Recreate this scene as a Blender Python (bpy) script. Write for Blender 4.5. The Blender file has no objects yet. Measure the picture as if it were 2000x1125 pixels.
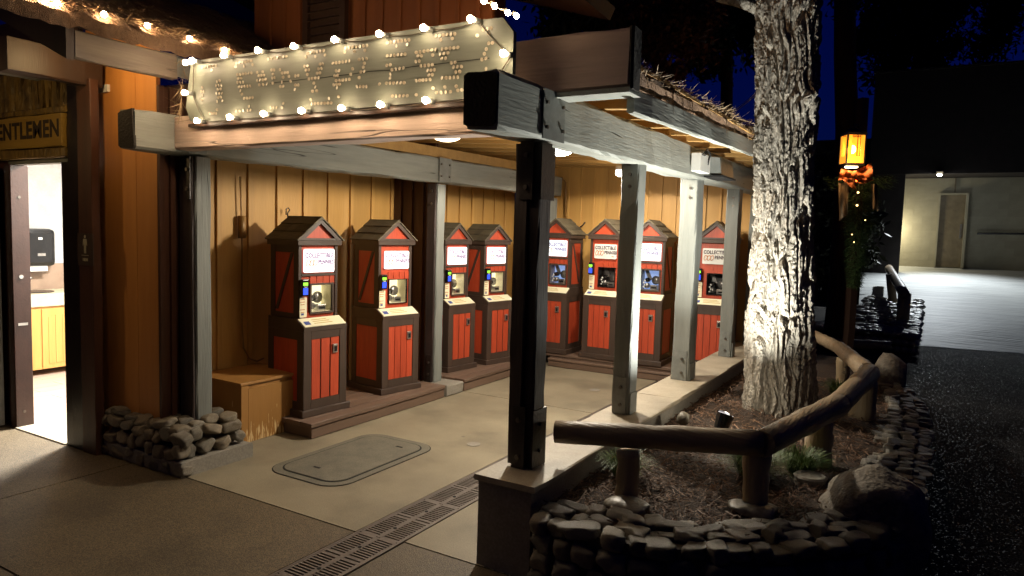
import bpy, math, random
import numpy as np
from mathutils import Vector, Matrix, Euler, noise as mnoise

# ---------------------------------------------------------------- camera
F = 1384.0; CX, CY = 1000.0, 562.5; CAMZ = 1.70
A_ = np.array([820., -87, F]); A_ /= np.linalg.norm(A_)
B_ = -np.array([-2355., -182, F]); B_ -= B_ @ A_ * A_; B_ /= np.linalg.norm(B_)
Z_ = np.cross(B_, A_)
if Z_[1] > 0: Z_ = -Z_
RW = np.stack([B_, A_, Z_])                     # world axes in camera terms (survey of the place)
def P(x, y, X=None, Y=None, Z=None):            # survey: where a sight line meets a plane of the place
    d = RW @ np.array([x - CX, y - CY, F])
    t = (Z - CAMZ) / d[2] if Z is not None else (X / d[0] if X is not None else Y / d[1])
    return Vector((0, 0, CAMZ)) + Vector((t * d).tolist())

scene = bpy.context.scene
C = scene.collection
cam = bpy.data.objects.new('camera', bpy.data.cameras.new('camera'))
C.objects.link(cam); scene.camera = cam
cam.data.sensor_width = 36; cam.data.lens = F / 2000 * 36
cam.data.clip_start = .05; cam.data.clip_end = 600
m = Matrix(((RW[0][0], -RW[0][1], -RW[0][2], 0), (RW[1][0], -RW[1][1], -RW[1][2], 0),
            (RW[2][0], -RW[2][1], -RW[2][2], CAMZ), (0, 0, 0, 1)))
cam.matrix_world = m

# ---------------------------------------------------------------- sky (night, last blue light) and exposure
w = bpy.data.worlds.new('World'); scene.world = w; w.use_nodes = True
wn = w.node_tree.nodes; wl = w.node_tree.links
bg = wn['Background']
sky = wn.new('ShaderNodeTexSky'); sky.sky_type = 'NISHITA'; sky.sun_disc = False
sky.sun_elevation = math.radians(-1.5); sky.sun_rotation = math.radians(10)
sky.air_density = 1.0; sky.dust_density = .3; sky.ozone_density = 4.0
tint = wn.new('ShaderNodeMix'); tint.data_type = 'RGBA'; tint.blend_type = 'MULTIPLY'; tint.inputs[0].default_value = 1
wl.new(sky.outputs[0], tint.inputs[6]); tint.inputs[7].default_value = (.04, .16, 1, 1)
wl.new(tint.outputs[2], bg.inputs[0]); bg.inputs[1].default_value = .08
scene.view_settings.view_transform = 'Standard'; scene.view_settings.look = 'None'
scene.view_settings.exposure = 0; scene.view_settings.gamma = 1
scene.view_settings.use_curve_mapping = False
scene.render.engine = 'CYCLES'
R_ = random.Random(7)

def lamp(name, kind, loc, power, col, size=.05, aim=None, angle=None, blend=.5, parent=None):
    l = bpy.data.lights.new(name, kind); l.energy = power; l.color = col
    if kind == 'AREA': l.size = size
    else: l.shadow_soft_size = size
    if kind == 'SPOT': l.spot_size = math.radians(angle); l.spot_blend = blend
    o = bpy.data.objects.new(name, l); C.objects.link(o); o.location = loc
    if aim is not None: o.rotation_euler = Vector(aim).to_track_quat('-Z', 'Y').to_euler()
    return o

# ---------------------------------------------------------------- materials
def mat(name, col, rough=.7, col2=None, scale=6, stretch=(1, 1, 1), bump=.2, bscale=60, metal=0, spec=.5,
        rnd=.0, fine=.0, emit=None, estr=0, contrast=.5, crack=0.0, dist=.01, peel=None, speck=None, stain=0):
    mt = bpy.data.materials.new(name); mt.use_nodes = True
    n = mt.node_tree.nodes; l = mt.node_tree.links; b = n['Principled BSDF']
    b.inputs['Roughness'].default_value = rough; b.inputs['Metallic'].default_value = metal
    b.inputs['Specular IOR Level'].default_value = spec
    tc = n.new('ShaderNodeTexCoord'); mp = n.new('ShaderNodeMapping'); mp.inputs['Scale'].default_value = stretch
    l.new(tc.outputs['Object'], mp.inputs[0])
    nz = n.new('ShaderNodeTexNoise'); nz.inputs['Scale'].default_value = scale; nz.inputs['Detail'].default_value = 6
    nz.inputs['Roughness'].default_value = .65
    l.new(mp.outputs[0], nz.inputs[0])
    rp = n.new('ShaderNodeValToRGB'); rp.color_ramp.elements[0].position = .5 - contrast * .4
    rp.color_ramp.elements[1].position = .5 + contrast * .4
    c2 = col2 if col2 else tuple(c * .6 for c in col)
    rp.color_ramp.elements[0].color = (*c2, 1); rp.color_ramp.elements[1].color = (*col, 1)
    l.new(nz.outputs['Fac'], rp.inputs[0]); out = rp.outputs[0]
    def mul(sock, facsock, tint=None):
        mx = n.new('ShaderNodeMix'); mx.data_type = 'RGBA'; mx.blend_type = 'MULTIPLY'; mx.inputs[0].default_value = 1
        l.new(sock, mx.inputs[6]); l.new(facsock, mx.inputs[7]); return mx.outputs[2]
    def rng(sock, a, b_, c, d):
        r = n.new('ShaderNodeMapRange'); l.new(sock, r.inputs[0])
        for i, v in enumerate((a, b_, c, d)): r.inputs[i + 1].default_value = v
        return r.outputs[0]
    if rnd:
        oi = n.new('ShaderNodeObjectInfo'); out = mul(out, rng(oi.outputs['Random'], 0, 1, 1 - rnd, 1))
    n2 = n.new('ShaderNodeTexNoise'); n2.inputs['Scale'].default_value = bscale; n2.inputs['Detail'].default_value = 4
    l.new(mp.outputs[0], n2.inputs[0])
    if fine: out = mul(out, rng(n2.outputs['Fac'], .35, .65, 1 - fine, 1))
    if speck:                                       # exposed stones of other colours
        vo = n.new('ShaderNodeTexVoronoi'); vo.inputs['Scale'].default_value = speck[0]
        l.new(tc.outputs['Object'], vo.inputs[0])
        sp = n.new('ShaderNodeSeparateColor'); l.new(vo.outputs['Color'], sp.inputs[0])
        out = mul(out, rng(sp.outputs[0], 0, 1, 1 - speck[1], 1 + speck[1] * .5))
    h = n2.outputs['Fac']
    if stain:                                       # spills, wheel marks and trodden gum
        n6 = n.new('ShaderNodeTexNoise'); n6.inputs['Scale'].default_value = 2.0; n6.inputs['Detail'].default_value = 8; n6.inputs['Distortion'].default_value = .1
        l.new(tc.outputs['Object'], n6.inputs[0]); out = mul(out, rng(n6.outputs['Fac'], .50, .66, 1, 1 - stain))
        v6 = n.new('ShaderNodeTexVoronoi'); v6.inputs['Scale'].default_value = 2.6; l.new(tc.outputs['Object'], v6.inputs[0])
        out = mul(out, rng(v6.outputs['Distance'], .035, .05, .62, 1))
    if crack:                                       # drying cracks that run with the grain
        mp2 = n.new('ShaderNodeMapping'); mp2.inputs['Scale'].default_value = tuple(s * (1.6 if s > 1 else .7) for s in stretch)
        l.new(tc.outputs['Object'], mp2.inputs[0])
        n3 = n.new('ShaderNodeTexNoise'); n3.inputs['Scale'].default_value = crack; n3.inputs['Detail'].default_value = 2
        l.new(mp2.outputs[0], n3.inputs[0])
        ab = n.new('ShaderNodeMath'); ab.operation = 'SUBTRACT'; l.new(n3.outputs['Fac'], ab.inputs[0]); ab.inputs[1].default_value = .60
        ac = n.new('ShaderNodeMath'); ac.operation = 'ABSOLUTE'; l.new(ab.outputs[0], ac.inputs[0])
        ck0 = rng(ac.outputs[0], 0, .006, .12, 1)
        n5 = n.new('ShaderNodeTexNoise'); n5.inputs['Scale'].default_value = 1.1; l.new(tc.outputs['Object'], n5.inputs[0])
        mxx = n.new('ShaderNodeMath'); mxx.operation = 'MAXIMUM'; l.new(ck0, mxx.inputs[0]); l.new(rng(n5.outputs['Fac'], .46, .52, 1, 0), mxx.inputs[1])
        ck = mxx.outputs[0]; out = mul(out, ck)
        ad = n.new('ShaderNodeMath'); ad.operation = 'MULTIPLY_ADD'; l.new(ck, ad.inputs[0]); ad.inputs[1].default_value = 1.5
        l.new(h, ad.inputs[2]); h = ad.outputs[0]
    if peel:                                        # worn paint: bare patches rising from the foot
        sx = n.new('ShaderNodeSeparateXYZ'); l.new(tc.outputs['Object'], sx.inputs[0])
        n4 = n.new('ShaderNodeTexNoise'); n4.inputs['Scale'].default_value = 14; n4.inputs['Detail'].default_value = 5
        mp3 = n.new('ShaderNodeMapping'); mp3.inputs['Scale'].default_value = (4, 4, .6); l.new(tc.outputs['Object'], mp3.inputs[0])
        l.new(mp3.outputs[0], n4.inputs[0])
        a = n.new('ShaderNodeMath'); a.operation = 'ADD'; l.new(n4.outputs['Fac'], a.inputs[0])
        l.new(rng(sx.outputs[2], 0, .24, .10, -.14), a.inputs[1])
        f = rng(a.outputs[0], .55, .6, 0, 1)
        mx = n.new('ShaderNodeMix'); mx.data_type = 'RGBA'; l.new(f, mx.inputs[0]); l.new(out, mx.inputs[6]); mx.inputs[7].default_value = (*peel, 1)
        out = mx.outputs[2]
    l.new(out, b.inputs['Base Color'])
    if bump:
        bp = n.new('ShaderNodeBump'); bp.inputs['Strength'].default_value = bump; bp.inputs['Distance'].default_value = dist
        l.new(h, bp.inputs['Height']); l.new(bp.outputs[0], b.inputs['Normal'])
    if emit:
        b.inputs['Emission Color'].default_value = (*emit, 1); b.inputs['Emission Strength'].default_value = estr
    return mt

gx = (1, 12, 12); gy = (12, 1, 12); gz = (12, 12, 1)
def fam(name, axis, **k):
    return mat(name, stretch={'x': gx, 'y': gy, 'z': gz}[axis], **k)
GREY = dict(col=(.235, .245, .225), col2=(.165, .175, .16), rough=.65, scale=1.2, bump=.5, bscale=7, rnd=.12, crack=.55, dist=.006)
M = {}
for a in 'xyz': M['grey' + a] = fam('grey_paint_' + a, a, **GREY)
GREY.update(col=(.34, .35, .315), col2=(.24, .25, .225)); M['greyy'] = fam('grey_beam_lit_copy', 'y', **GREY)  # lighter copy of the post grey, stronger light put into the colour
GREY.update(col=(.48, .49, .44), col2=(.30, .31, .275), contrast=1); M['greylight'] = fam('grey_eave_lit_copy', 'y', **GREY)  # lighter still for the eave, uplight brightness put into the colour
M['greywarmx'] = fam('grey_paint_bulb_lit', 'x', col=(.74, .56, .46), col2=(.56, .41, .33), rough=.7, scale=1.2, bump=.5, bscale=6, crack=.45, dist=.007)  # grey paint with the bulbs' warm light put into its colour
M['eavewood'] = fam('worn_brown_grey_timber', 'y', col=(.19, .15, .115), col2=(.12, .09, .07), rough=.65, scale=1.2, bump=.5, bscale=7, crack=.55, dist=.006)
M['darkpost'] = fam('dark_post_shaded_face', 'z', col=(.045, .028, .024), col2=(.025, .018, .016), rough=.55, scale=1.5, bump=.5, bscale=7, crack=.5, dist=.006)  # front post's dark brown; also colours shade onto the left posts' fronts
M['charred'] = mat('end_grain', (.035, .028, .022), rough=.9, scale=20, bump=.8, bscale=70, dist=.01)
M['yellow'] = fam('ochre_wall_paint', 'z', col=(.58, .33, .09), col2=(.40, .21, .055), rough=.6, scale=.8, bump=.35, bscale=9, rnd=.18, contrast=.9, dist=.004)
M['yellowx'] = fam('ochre_beam_paint', 'x', col=(.47, .27, .08), col2=(.33, .18, .05), rough=.6, scale=.8, bump=.3, bscale=9, rnd=.15, dist=.004)
M['orange'] = fam('ochre_wall_warm_lit', 'z', col=(.72, .32, .075), col2=(.52, .20, .045), rough=.6, scale=.8, bump=.4, bscale=8, rnd=.2, contrast=.9, dist=.004)  # the ochre paint again, warm lamplight put into its colour
M['dimorange'] = fam('upper_wall_dimmed_orange', 'z', col=(.26, .085, .02), col2=(.17, .05, .012), rough=.6, scale=.8, bump=.4, bscale=8, rnd=.2, contrast=.9, dist=.004)  # the orange copied darker, so dimmer light is put into the colour
M['brown'] = fam('brown_trim_shaded_wall', 'z', col=(.10, .035, .015), col2=(.06, .022, .01), rough=.55, scale=.8, bump=.35, bscale=9, rnd=.2, dist=.004)  # brown of the trim; also puts shade into partition and return walls
M['trimbrown'] = fam('brown_trim', 'z', col=(.045, .022, .012), col2=(.028, .014, .009), rough=.5, scale=.8, bump=.3, bscale=9, dist=.004)
M['mbrown'] = fam('cabinet_brown_paint', 'z', col=(.068, .042, .030), col2=(.048, .030, .022), rough=.5, scale=1, bump=.3, bscale=10, rnd=.1, dist=.003)
M['mred'] = fam('cabinet_red_paint', 'z', col=(.62, .085, .03), col2=(.40, .05, .02), rough=.45, scale=1, bump=.3, bscale=9, rnd=.12, contrast=.9, fine=.18, dist=.003)
M['shingle'] = fam('cabinet_shingle', 'y', col=(.17, .14, .085), col2=(.085, .068, .042), rough=.75, scale=1.5, bump=.7, bscale=14, rnd=.35, dist=.006)
M['deck'] = fam('weathered_deck_board_y', 'y', col=(.20, .125, .085), col2=(.11, .068, .048), rough=.6, scale=1.2, bump=.5, bscale=9, rnd=.2, contrast=.9, dist=.004)
M['deckx'] = fam('weathered_deck_board_x', 'x', col=(.20, .125, .085), col2=(.11, .068, .048), rough=.6, scale=1.2, bump=.5, bscale=9, rnd=.2, contrast=.9, dist=.004)
M['box'] = fam('worn_ochre_box_paint', 'z', col=(.34, .165, .04), col2=(.28, .13, .03), rough=.55, scale=.7, bump=.3, bscale=9, peel=(.60, .42, .2), dist=.003)
M['concrete'] = mat('patio_concrete', (.37, .32, .22), rough=.58, col2=(.17, .14, .095), scale=1.5, bump=.25, bscale=120, fine=.22, contrast=1, dist=.003, stain=.24)
M['concrete2'] = mat('wall_concrete', (.34, .31, .26), rough=.75, col2=(.21, .19, .16), scale=5, bump=.4, bscale=80, fine=.2, contrast=1, dist=.004)
M['capstone'] = mat('sill_cap_concrete', (.50, .44, .34), rough=.55, col2=(.30, .25, .18), scale=5, bump=.3, bscale=90, fine=.15, contrast=.9, dist=.003, stain=.3)
M['aggregate'] = mat('brown_exposed_aggregate', (.21, .155, .088), rough=.6, col2=(.12, .088, .05), scale=1.4, bump=.9, bscale=170, fine=.5, contrast=1, dist=.004, speck=(160, .55), stain=.3)
M['asphalt'] = mat('asphalt', (.085, .085, .085), rough=.38, spec=.28, col2=(.04, .04, .04), scale=1.5, bump=1, bscale=95, fine=.4, contrast=1, dist=.012, speck=(110, .6))
M['ramp'] = fam('brushed_ramp_concrete', 'x', col=(.60, .61, .58), col2=(.30, .31, .31), rough=.6, scale=.9, bump=.8, bscale=1.6, contrast=.6, dist=.03)
am = M['asphalt'].node_tree; an = am.nodes; ab_ = an['Principled BSDF']
vo_ = an.new('ShaderNodeTexVoronoi'); vo_.inputs['Scale'].default_value = 115; tcn = an.new('ShaderNodeTexCoord'); am.links.new(tcn.outputs['Object'], vo_.inputs[0])
sc_ = an.new('ShaderNodeSeparateColor'); am.links.new(vo_.outputs['Color'], sc_.inputs[0])
mr_ = an.new('ShaderNodeMapRange'); am.links.new(sc_.outputs[1], mr_.inputs[0])
for i_, v_ in enumerate((.91, .95, 1.0, .22)): mr_.inputs[i_ + 1].default_value = v_
am.links.new(mr_.outputs[0], ab_.inputs['Roughness'])
ms_ = an.new('ShaderNodeMapRange'); am.links.new(sc_.outputs[1], ms_.inputs[0])
for i_, v_ in enumerate((.91, .95, .03, .9)): ms_.inputs[i_ + 1].default_value = v_
am.links.new(ms_.outputs[0], ab_.inputs['Specular IOR Level'])
M['vault'] = mat('vault_lid_concrete', (.19, .175, .13), rough=.7, col2=(.12, .11, .085), scale=6, bump=.3, bscale=140, fine=.3, dist=.003)
M['iron'] = mat('cast_iron_grate', (.20, .17, .15), rough=.5, metal=.4, scale=12, bump=.3, bscale=90, dist=.002)
M['black'] = mat('black_void', (.006, .006, .006), rough=.9, bump=0)
M['blackplastic'] = mat('black_plastic', (.012, .012, .013), rough=.25, bump=0)
M['steelgrey'] = mat('painted_steel', (.24, .25, .235), rough=.5, metal=.1, scale=10, bump=.15, bscale=60)
M['steeldark'] = mat('dark_painted_steel', (.04, .03, .027), rough=.4, metal=.3, scale=10, bump=.2, bscale=60)
M['bolt'] = mat('bolt_metal', (.16, .14, .12), rough=.4, metal=.8, bump=0)
M['chrome'] = mat('brushed_chrome', (.6, .58, .55), rough=.3, metal=.9, scale=20, bump=.05)
M['white'] = mat('white_paint', (.75, .75, .72), rough=.5, col2=(.6, .6, .57), bump=.1)
M['cream'] = mat('cream_card', (.84, .79, .58), rough=.35, col2=(.80, .74, .52), bump=0)
M['ink'] = mat('dark_ink', (.05, .02, .04), rough=.6, bump=0)
M['inkfade'] = mat('purple_ink_on_lightbox', (.02, .01, .02), rough=.6, bump=0, emit=(.42, .22, .50), estr=.62)
M['coin'] = mat('orange_print', (.65, .22, .06), rough=.5, bump=0)
M['coinfade'] = mat('orange_print_on_lightbox', (.1, .05, .02), rough=.6, bump=0, emit=(1, .55, .30), estr=.72)
M['blueprint'] = mat('blue_print', (.05, .08, .30), rough=.5, bump=0)
M['yellowprint'] = mat('ochre_print', (.62, .42, .08), rough=.5, bump=0)
M['lightbox'] = mat('lit_sign_panel_warm', (.8, .8, .8), rough=.4, bump=0, emit=(1, .93, .92), estr=1.4)
M['lightboxblue'] = mat('lit_sign_panel_cool', (.8, .8, .8), rough=.4, bump=0, emit=(.72, .90, 1), estr=1.15)
M['litback'] = mat('lit_window_back_cream', (.8, .8, .7), rough=.5, emit=(1, .88, .55), estr=1.6, bump=0)
M['litblue'] = mat('lit_window_back_blue', (.2, .3, .5), rough=.5, col2=(.1, .12, .2), emit=(.36, .52, .95), estr=.75, bump=0)
M['darkback'] = mat('unlit_window_back', (.02, .02, .022), rough=.3, col2=(.05, .05, .05), bump=0)
M['screenblue'] = mat('reader_screen_blue', (.01, .02, .2), emit=(.02, .08, 1), estr=1.6, bump=0)
M['screengreen'] = mat('reader_screen_green', (.1, .3, .02), emit=(.35, 1, .05), estr=1.4, bump=0)
M['gear'] = mat('press_steel', (.35, .34, .33), rough=.35, metal=.7, bump=0)
M['signboard'] = fam('sage_sign_paint', 'x', col=(.175, .19, .155), col2=(.09, .10, .08), rough=.55, scale=1.2, bump=.4, bscale=8, contrast=1, dist=.003)
M['penny'] = mat('penny_copper', (.60, .55, .42), rough=.4, metal=.0, col2=(.26, .20, .14), scale=60, bump=0)
M['bark'] = mat('pine_bark', (.47, .44, .38), rough=.85, col2=(.27, .22, .165), scale=16, stretch=(1, 1, .4), bump=1, bscale=75, fine=.45, contrast=.8, dist=.02)
M['bark2'] = mat('red_bark', (.13, .05, .025), rough=.9, col2=(.05, .02, .012), scale=6, stretch=(1, 1, .2), bump=.8, bscale=12, dist=.05)
M['log'] = mat('peeled_log', (.36, .27, .17), rough=.45, col2=(.13, .09, .055), scale=3, stretch=(4, 4, 4), bump=.6, bscale=8, contrast=.9, dist=.006)
LG = dict(col=(.36, .27, .17), col2=(.13, .09, .055), rough=.5, scale=1.1, bump=.8, bscale=5, contrast=1, crack=.75, dist=.008)
M['logx'] = fam('peeled_log_x', 'x', **LG); M['logy'] = fam('peeled_log_y', 'y', **LG)
M['logpost'] = fam('peeled_post', 'z', col=(.42, .32, .19), col2=(.20, .145, .085), rough=.5, scale=1.4, bump=.6, bscale=6, contrast=.9, crack=.6, dist=.006)
M['logend'] = mat('log_end_grain', (.12, .085, .05), rough=.8, scale=30, bump=.5)
M['stone'] = mat('river_stone', (.36, .32, .25), rough=.42, col2=(.16, .135, .10), scale=3, bump=.7, bscale=22, rnd=.45, contrast=.9, fine=.3, dist=.012)
M['stone2'] = mat('slate_stone', (.40, .37, .32), rough=.40, col2=(.20, .18, .15), scale=3, bump=.8, bscale=26, rnd=.5, contrast=.9, fine=.3, dist=.012)
M['boulder'] = mat('boulder_stone', (.27, .23, .18), rough=.75, col2=(.15, .125, .095), scale=5, bump=1, bscale=30, fine=.4, contrast=.8, dist=.015)
M['mortar'] = mat('dark_mortar', (.075, .062, .048), rough=.9, bump=.6, bscale=60)
M['soil'] = mat('planter_soil', (.075, .042, .024), rough=.9, col2=(.035, .02, .012), scale=12, bump=1, bscale=90, fine=.5, dist=.02)
M['mulch'] = mat('mulch_chip', (.20, .11, .06), rough=.7, col2=(.07, .035, .02), scale=9, bump=0)
M['grass'] = mat('grass_blade', (.085, .15, .025), rough=.5, col2=(.04, .08, .012), scale=8, bump=0)
M['needle'] = mat('garland_needle', (.05, .09, .025), rough=.6, col2=(.02, .045, .012), scale=8, bump=0)
M['leaf'] = mat('tree_leaf', (.055, .06, .025), rough=.6, col2=(.02, .03, .012), scale=1.5, bump=0)
M['leafamber'] = mat('amber_lit_leaf', (.14, .045, .016), rough=.6, col2=(.05, .022, .012), scale=1.5, bump=0)  # leaf with amber lamplight put into its colour
M['thatch'] = mat('thatch', (.28, .16, .085), rough=.9, col2=(.08, .045, .026), scale=2.2, stretch=(3, 14, 14), bump=1, bscale=12, contrast=.9, dist=.03)
M['straw'] = mat('straw_blade', (.40, .28, .15), rough=.7, col2=(.18, .11, .06), scale=9, bump=0)
M['ply'] = mat('roof_sheathing', (.42, .24, .07), rough=.7, col2=(.30, .16, .045), scale=3, bump=.2)
M['bulb'] = mat('bulb_glass', (1, .9, .7), bump=0, emit=(1, .74, .47), estr=170)
M['bulbfar'] = mat('bulb_glass_small', (1, .9, .7), bump=0, emit=(1, .66, .36), estr=420)
M['fairy'] = mat('garland_bulb', (1, .8, .5), bump=0, emit=(1, .62, .22), estr=5)
M['fairyred'] = mat('garland_bulb_red', (1, .1, .02), bump=0, emit=(1, .08, .01), estr=14)
M['fixture'] = mat('lit_diffuser', (1, 1, .9), bump=0, emit=(1, .80, .45), estr=7)
M['fixturew'] = mat('lit_diffuser_white', (1, 1, .9), bump=0, emit=(1, .92, .78), estr=28)
M['amber'] = mat('amber_art_glass', (.9, .4, .05), rough=.3, col2=(.8, .25, .02), scale=14, stretch=(1, 1, .4), bump=.2, emit=(1, .38, .03), estr=.95)
M['flame'] = mat('lantern_bulb', (1, .8, .3), bump=0, emit=(1, .62, .12), estr=40)
M['ribbon'] = mat('orange_ribbon', (.50, .15, .035), rough=.6, col2=(.36, .09, .02), scale=8, bump=.3)
M['burlap'] = mat('tan_burlap', (.26, .20, .13), rough=.8, col2=(.18, .135, .085), scale=8, bump=.3)
M['goldwood'] = fam('varnished_sign_wood', 'x', col=(.40, .255, .05), col2=(.20, .12, .02), rough=.4, scale=1.5, bump=.5, bscale=7, crack=.7, contrast=1, dist=.004)
M['goldbark'] = mat('varnished_bark', (.27, .17, .035), rough=.5, col2=(.05, .032, .01), scale=12, stretch=(1, 1, .4), bump=1, bscale=30, contrast=.6, dist=.02)
M['burn'] = mat('burned_letter', (.03, .016, .006), rough=.8, bump=0)
M['mottled'] = mat('mottled_tile', (.52, .53, .52), rough=.35, col2=(.32, .30, .27), scale=3.5, bump=.05, contrast=.8, fine=.1)
M['rusttile'] = mat('rust_tile', (.34, .24, .17), rough=.35, col2=(.22, .15, .11), scale=3.5, bump=.05)
M['cabinetwood'] = fam('honey_cabinet_wood', 'z', col=(.55, .30, .085), col2=(.45, .235, .06), rough=.45, scale=1, bump=.1, bscale=9)
M['counter'] = mat('cream_counter', (.62, .54, .36), rough=.3, bump=0)
M['vinyl'] = fam('pale_plank_floor', 'y', col=(.50, .38, .30), col2=(.36, .26, .20), rough=.4, scale=1, bump=.1, bscale=8, contrast=.9)
M['doorgrey'] = mat('grey_door_paint', (.33, .34, .34), rough=.5, bump=.05)
M['jamb'] = mat('dark_red_brown_enamel', (.045, .018, .012), rough=.28, bump=.1, scale=5)
M['darkdoor'] = mat('black_brown_enamel', (.02, .013, .01), rough=.35, bump=.1)
M['cmu'] = mat('block_paint', (.36, .33, .24), rough=.8, col2=(.29, .265, .19), scale=3, bump=.3, bscale=60, rnd=.12)
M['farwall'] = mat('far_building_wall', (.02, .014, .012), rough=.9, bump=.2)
M['fardoor'] = mat('far_door_paint', (.20, .16, .10), rough=.5, bump=.1)
M['flood'] = mat('far_flood_lens', (1, 1, 1), bump=0, emit=(.92, .96, 1), estr=130)
M['cable'] = mat('cable_sheath', (.05, .035, .02), rough=.5, bump=0)
M['cablelight'] = mat('cable_light', (.5, .48, .42), rough=.5, bump=0)
M['pict'] = mat('sign_print_cream', (.6, .55, .4), rough=.5, bump=0)
M['yellowcable'] = mat('painted_cable', (.30, .16, .045), rough=.5, bump=0)
gl = bpy.data.materials.new('window_glass'); gl.use_nodes = True
gn = gl.node_tree.nodes; gn.clear(); go = gn.new('ShaderNodeOutputMaterial'); gm = gn.new('ShaderNodeMixShader')
gt = gn.new('ShaderNodeBsdfTransparent'); gg = gn.new('ShaderNodeBsdfGlossy'); gg.inputs['Roughness'].default_value = .03
gm.inputs[0].default_value = .07; L_ = gl.node_tree.links
L_.new(gt.outputs[0], gm.inputs[1]); L_.new(gg.outputs[0], gm.inputs[2]); L_.new(gm.outputs[0], go.inputs[0]); M['glass'] = gl

# ---------------------------------------------------------------- mesh helpers
class G:
    def __init__(s): s.v = []; s.f = []
    def add(s, vs, fs):
        o = len(s.v); s.v += [tuple(q) for q in vs]; s.f += [tuple(i + o for i in q) for q in fs]; return s
    def box(s, x0, x1, y0, y1, z0, z1, T=None):
        vs = [Vector((x, y, z)) for z in (z0, z1) for y in (y0, y1) for x in (x0, x1)]
        if T is not None: vs = [T @ q for q in vs]
        return s.add(vs, [(0, 2, 3, 1), (4, 5, 7, 6), (0, 1, 5, 4), (2, 6, 7, 3), (0, 4, 6, 2), (1, 3, 7, 5)])
    def prism(s, pts, d):                           # polygon pts (3-D), extruded by d
        n = len(pts); pts = [Vector(q) for q in pts]; d = Vector(d)
        return s.add(pts + [q + d for q in pts], [tuple(range(n))[::-1], tuple(range(n, 2 * n))] +
                     [(i, (i + 1) % n, n + (i + 1) % n, n + i) for i in range(n)])
    def tube(s, pts, rs, n=10, cap=True):
        pts = [Vector(q) for q in pts]
        if not isinstance(rs, (list, tuple)): rs = [rs] * len(pts)
        vs = []; up = None
        for i, q in enumerate(pts):
            d = (pts[min(i + 1, len(pts) - 1)] - pts[max(i - 1, 0)]).normalized()
            if up is None: up = Vector((0, 0, 1)) if abs(d.z) < .9 else Vector((1, 0, 0))
            a = d.cross(up).normalized(); b = a.cross(d).normalized(); up = b
            for k in range(n):
                t = 2 * math.pi * k / n; vs.append(q + (a * math.cos(t) + b * math.sin(t)) * rs[i])
        fs = [(i * n + k, i * n + (k + 1) % n, (i + 1) * n + (k + 1) % n, (i + 1) * n + k) for i in range(len(pts) - 1) for k in range(n)]
        if cap: fs += [tuple(range(n))[::-1], tuple(range((len(pts) - 1) * n, len(pts) * n))]
        return s.add(vs, fs)
    def ball(s, c, r, n=8, sc=(1, 1, 1)):
        c = Vector(c); vs = []; m_ = n // 2 + 1
        for i in range(1, m_):
            t = math.pi * i / m_
            for k in range(n):
                p = 2 * math.pi * k / n
                vs.append(c + Vector((math.sin(t) * math.cos(p) * sc[0], math.sin(t) * math.sin(p) * sc[1], math.cos(t) * sc[2])) * r)
        rows = m_ - 1; top = len(vs); vs += [c + Vector((0, 0, r * sc[2])), c - Vector((0, 0, r * sc[2]))]
        fs = [(i * n + k, (i + 1) * n + k, (i + 1) * n + (k + 1) % n, i * n + (k + 1) % n) for i in range(rows - 1) for k in range(n)]
        fs += [(top, k, (k + 1) % n) for k in range(n)] + [(top + 1, (rows - 1) * n + (k + 1) % n, (rows - 1) * n + k) for k in range(n)]
        return s.add(vs, fs)
    def timber(s, x0, x1, y0, y1, z0, z1, axis, seed=0, j=.004, slope=0.0, seg=.12):
        """long timber with slightly wandering arrises; slope raises it with y"""
        lo = {'x': x0, 'y': y0, 'z': z0}[axis]; hi = {'x': x1, 'y': y1, 'z': z1}[axis]
        n = max(2, int((hi - lo) / seg)); c = j * 2.2
        sec = {'x': ((y0, y1), (z0, z1)), 'y': ((x0, x1), (z0, z1)), 'z': ((x0, x1), (y0, y1))}[axis]
        (a0, a1), (b0, b1) = sec
        ring = [(a0 + c, b0), (a1 - c, b0), (a1, b0 + c), (a1, b1 - c), (a1 - c, b1), (a0 + c, b1), (a0, b1 - c), (a0, b0 + c)]
        vs = []
        for i in range(n + 1):
            t = lo + (hi - lo) * i / n
            for k, (a, b) in enumerate(ring):
                q = mnoise.noise(Vector((t * 2.5, k * 3.1, seed * 7.7))) * j * 1.8 + mnoise.noise(Vector((t * 9, k * 5.1, seed * 3.7))) * j
                ca, cb = (a0 + a1) / 2, (b0 + b1) / 2
                a_, b_ = a + q * (1 if a > ca else -1), b + q * (1 if b > cb else -1)
                p = {'x': (t, a_, b_), 'y': (a_, t, b_), 'z': (a_, b_, t)}[axis]
                vs.append((p[0], p[1], p[2] + slope * (p[1] - 3.0)))
        fs = [(i * 8 + k, i * 8 + (k + 1) % 8, (i + 1) * 8 + (k + 1) % 8, (i + 1) * 8 + k) for i in range(n) for k in range(8)]
        fs += [tuple(range(8))[::-1], tuple(range(n * 8, n * 8 + 8))]
        if axis == 'y': fs = [f[::-1] for f in fs]
        return s.add(vs, fs)
    def mesh(s, name, m_, off=(0, 0, 0), smooth=False):
        me = bpy.data.meshes.new(name)
        me.from_pydata([(v[0] - off[0], v[1] - off[1], v[2] - off[2]) for v in s.v], [], s.f)
        me.materials.append(m_)
        if smooth: me.polygons.foreach_set('use_smooth', [True] * len(me.polygons))
        me.update(); return me
def wloc(p):
    q = Vector((0, 0, 0))
    while p is not None: q += p.location; p = p.parent
    return q
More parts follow.
